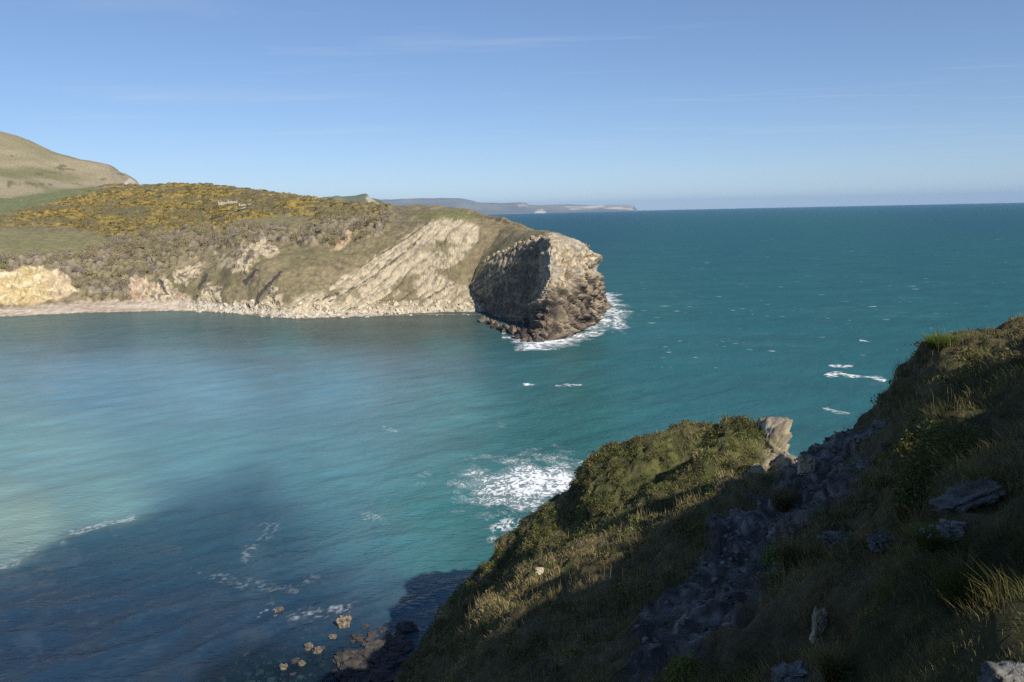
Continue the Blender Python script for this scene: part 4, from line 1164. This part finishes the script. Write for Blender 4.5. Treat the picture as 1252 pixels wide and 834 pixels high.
def wave_z(x, y):
    """water height by bilinear lookup in the polar grid"""
    a = np.arctan2(x, y); r = np.hypot(x, y)
    ia = np.clip(np.searchsorted(ang, a) - 1, 0, len(ang) - 2); fr = np.log(r / rad[0]) / math.log(rad[-1] / rad[0]) * (len(rad) - 1)
    ir = np.clip(fr.astype(int), 0, len(rad) - 2); fr = fr - ir
    fa_ = (a - ang[ia]) / (ang[ia + 1] - ang[ia])
    Zg = wat_z
    return (Zg[ia, ir] * (1 - fa_) + Zg[ia + 1, ir] * fa_) * (1 - fr) + (Zg[ia, ir + 1] * (1 - fa_) + Zg[ia + 1, ir + 1] * fa_) * fr


wat_z = V[:, 2].reshape(A.shape).copy()


def foam(label, x0, x1, y0, y1, step, dens, lift=.07):
    gx, gy = np.meshgrid(np.arange(x0, x1, step[0]), np.arange(y0, y1, step[1]), indexing='ij')
    v = np.column_stack([gx.ravel(), gy.ravel(), wave_z(gx.ravel(), gy.ravel()) + lift])
    d = dens(v, *proj(v)).clip(0, 1)
    q = gridq(*gx.shape)
    q = q[d[q].max(1) > .03]
    used, inv = np.unique(q.ravel(), return_inverse=True)
    if len(used) == 0: return
    o = link('sea_foam', mesh_from('sea_foam', v[used], inv.reshape(-1, 4), None, M_FOAM, {'foam': d[used]}))
    tag(o, kind='stuff', label=label)


def lace(v, s, seed, sx=1., sy=1.):
    """1 on the ridges of a stretched warped noise: lacy foam lines"""
    p = v * c3(s * sx, s * sy, 0) + np.column_stack([fbm(v * s * .5, 3, seed + 1), fbm(v * s * .5, 3, seed + 2), np.zeros(len(v))]) * .9
    return 1 - np.abs(fbm(p, 3, seed, gain=.55)) * 3.2


def f1(v, px, py):
    m = sstep(-12, 22, poly_in(px, py, [(552, 600), (585, 572), (640, 558), (690, 560), (715, 575), (715, 610), (640, 625), (570, 612)]) + fbm(v * .15, 3, 701) * 26)
    core = sstep(0, 26, poly_in(px, py, [(590, 598), (630, 570), (700, 563), (715, 590), (690, 612), (610, 612)]) + fbm(v * .3, 3, 703) * 14)
    m2 = sstep(-6, 16, poly_in(px, py, [(595, 655), (610, 632), (650, 622), (690, 610), (670, 655), (600, 662)]) + fbm(v * .2, 3, 705) * 24)
    l = lace(v, .62, 711, 1., .6)
    fine = fbm(v * 1.8, 3, 713)
    return np.maximum.reduce([core * .5 * sstep(-.5, .2, fine), m * .16, m * sstep(.25 - .95 * core, 1.15 - .85 * core, l + fine * .8), m2 * .75 * sstep(.35, .9, l + fine * .5)])


foam('white foam churned up beside the spur', -16, 16, 98, 172, (.10, .16), f1)


def f2(v, px, py):
    foot_ = [(600, 402), (622, 412), (642, 417), (662, 419), (680, 416), (702, 410), (722, 399), (735, 386), (741, 372), (739, 360)]
    d = line_d(px, py, foot_)
    m = sstep(16, 0, d + fbm(v * .08, 3, 721) * 16 + (px < 640) * 8)
    m2 = sstep(-3, 12, poly_in(px, py, [(728, 360), (752, 362), (772, 385), (764, 404), (738, 412), (700, 420), (640, 428), (628, 420), (700, 410), (735, 386)]) + fbm(v * .07, 3, 723) * 14)
    l = lace(v, .22, 725, 1., .5) + fbm(v * .6, 3, 727) * .5
    return np.maximum.reduce([m * sstep(-.1, .8, l), m2 * sstep(.1, 1., l), m * .3, m2 * .12]) * .95


foam('surf breaking round the foot of the headland', -4, 78, 278, 470, (.3, .5), f2)


def f3(v, px, py):
    m = np.maximum.reduce([
        sstep(5, 0, line_d(px, py, [(78, 659), (100, 649), (128, 641), (165, 633)]) + fbm(v * .3, 3, 731) * 7),
        sstep(6, 0, line_d(px, py, [(-20, 700), (10, 688), (40, 676)]) + fbm(v * .3, 3, 733) * 8) * .7,
        sstep(5, 0, line_d(px, py, [(318, 752), (330, 742), (336, 748)]) + fbm(v * .5, 3, 735) * 6) * .8,
        sstep(9, 0, line_d(px, py, [(355, 756), (390, 748), (425, 744)]) + fbm(v * .5, 3, 737) * 12) * .8,
        sstep(9, 0, line_d(px, py, [(296, 682), (310, 664), (335, 646)]) + fbm(v * .3, 3, 739) * 14) * .5,
        sstep(7, 0, line_d(px, py, [(445, 632), (470, 634)]) + fbm(v * .4, 3, 741) * 10) * .7,
        sstep(7, 0, line_d(px, py, [(510, 590), (525, 575)]) + fbm(v * .3, 3, 743) * 12) * .45,
        sstep(10, 0, line_d(px, py, [(240, 700), (330, 718), (380, 712)]) + fbm(v * .3, 3, 745) * 18) * .4,
        sstep(3.2, 0, line_d(px, py, [(468, 522), (483, 526)]) + fbm(v * .3, 3, 747) * 3),
        sstep(3, 0, line_d(px, py, [(610, 520), (625, 518)]) + fbm(v * .3, 3, 749) * 5) * .5])
    return m ** 1.3 * sstep(.3, 1., lace(v, .6, 751, .7, 1.) + fbm(v * 1.6, 3, 753) * .7) * .42


foam('broken strips of foam on the cove water', -95, 5, 78, 225, (.2, .3), f3)


def f4(v, px, py):
    m = np.maximum.reduce([
        sstep(2.6, 0, line_d(px, py, [(1010, 457.5), (1030, 457), (1055, 460), (1080, 465)]) + fbm(v * .2, 3, 761) * 3),
        sstep(2.2, 0, line_d(px, py, [(1015, 447), (1042, 448)]) + fbm(v * .2, 3, 763) * 2.5) * .7,
        sstep(1.8, 0, line_d(px, py, [(1052, 416), (1068, 417)])),
        sstep(1.5, 0, line_d(px, py, [(641, 470), (654, 470.5)]) + fbm(v * .2, 3, 765) * 2.),
        sstep(1.3, 0, line_d(px, py, [(680, 472), (710, 471)]) + fbm(v * .2, 3, 767) * 3) * .5,
        sstep(2., 0, line_d(px, py, [(1008, 500), (1038, 505)]) + fbm(v * .2, 3, 769) * 2) * .4])
    return m * sstep(-.2, .5, fbm(v * .8, 3, 771) + .3)


foam('short white streaks of foam on the open sea', 0, 130, 160, 320, (.28, .4), f4)
# scattered whitecaps on the open sea: one thin broken crest each
wv, wq, wf, oo = [], [], [], 0
for k in range(330):
    cx, cy = 640 + 640 * rng.random(), 262 + 190 * rng.random() ** 1.7
    if cx < 780 and cy > 275: cx += 140
    p = Pz(cx, cy)
    if p[1] > 6000 or p[1] < 0: continue
    sc0 = (.4 + 1.5 * rng.random() ** 4) * (1 + p[1] / 1100)
    ux = np.linspace(-1, 1, 13); uy = np.linspace(-1, 1, 5)
    gx, gy = np.meshgrid(ux, uy, indexing='ij')
    dn = (1 - gx.ravel() ** 2) * (1 - gy.ravel() ** 2) * (.55 + .9 * rng.random(gx.size)) * (.3 + .6 * rng.random())
    x_, y_ = p[0] + gx.ravel() * sc0, p[1] + gy.ravel() * sc0 * .3 + gx.ravel() ** 2 * sc0 * .3
    wv.append(np.column_stack([x_, y_, wave_z(x_, y_) + .1])); wq.append(gridq(13, 5) + oo); wf.append(dn.clip(0, 1)); oo += gx.size
o = link('sea_foam', mesh_from('sea_foam', np.concatenate(wv), np.concatenate(wq), None, M_FOAM, {'foam': np.concatenate(wf)}))
tag(o, kind='stuff', label='tiny scattered whitecaps far out on the open sea')

# ================================================================ HAZE
hb = np.array([[x, y, z] for x in (-33000, 33000) for y in (-33000, 33000) for z in (-150, 330)], float)
hq = [(0, 1, 3, 2), (4, 6, 7, 5), (0, 4, 5, 1), (2, 3, 7, 6), (0, 2, 6, 4), (1, 5, 7, 3)]
M_HAZE, nt, N, L, b = new_mat('sea_haze')
N.remove(b)
pv_ = N.new('ShaderNodeVolumePrincipled'); pv_.inputs['Color'].default_value = (.36, .60, .95, 1); pv_.inputs['Density'].default_value = 3.2e-5; pv_.inputs['Anisotropy'].default_value = 0.
L.new(pv_.outputs[0], N['Material Output'].inputs['Volume'])
o = link('haze', mesh_from('haze', hb, hq, None, M_HAZE, None, False))
tag(o, kind='stuff')

scene.view_settings.view_transform = 'Standard'
scene.view_settings.look = 'None'
scene.view_settings.exposure = 0.42
scene.view_settings.gamma = 1
scene.cycles.use_denoising = False
scene.cycles.use_adaptive_sampling = False
scene.cycles.max_bounces = 6
scene.cycles.diffuse_bounces = 2
scene.cycles.glossy_bounces = 2
scene.cycles.transparent_max_bounces = 16
scene.cycles.sample_clamp_indirect = 4
scene.cycles.sample_clamp_direct = 5
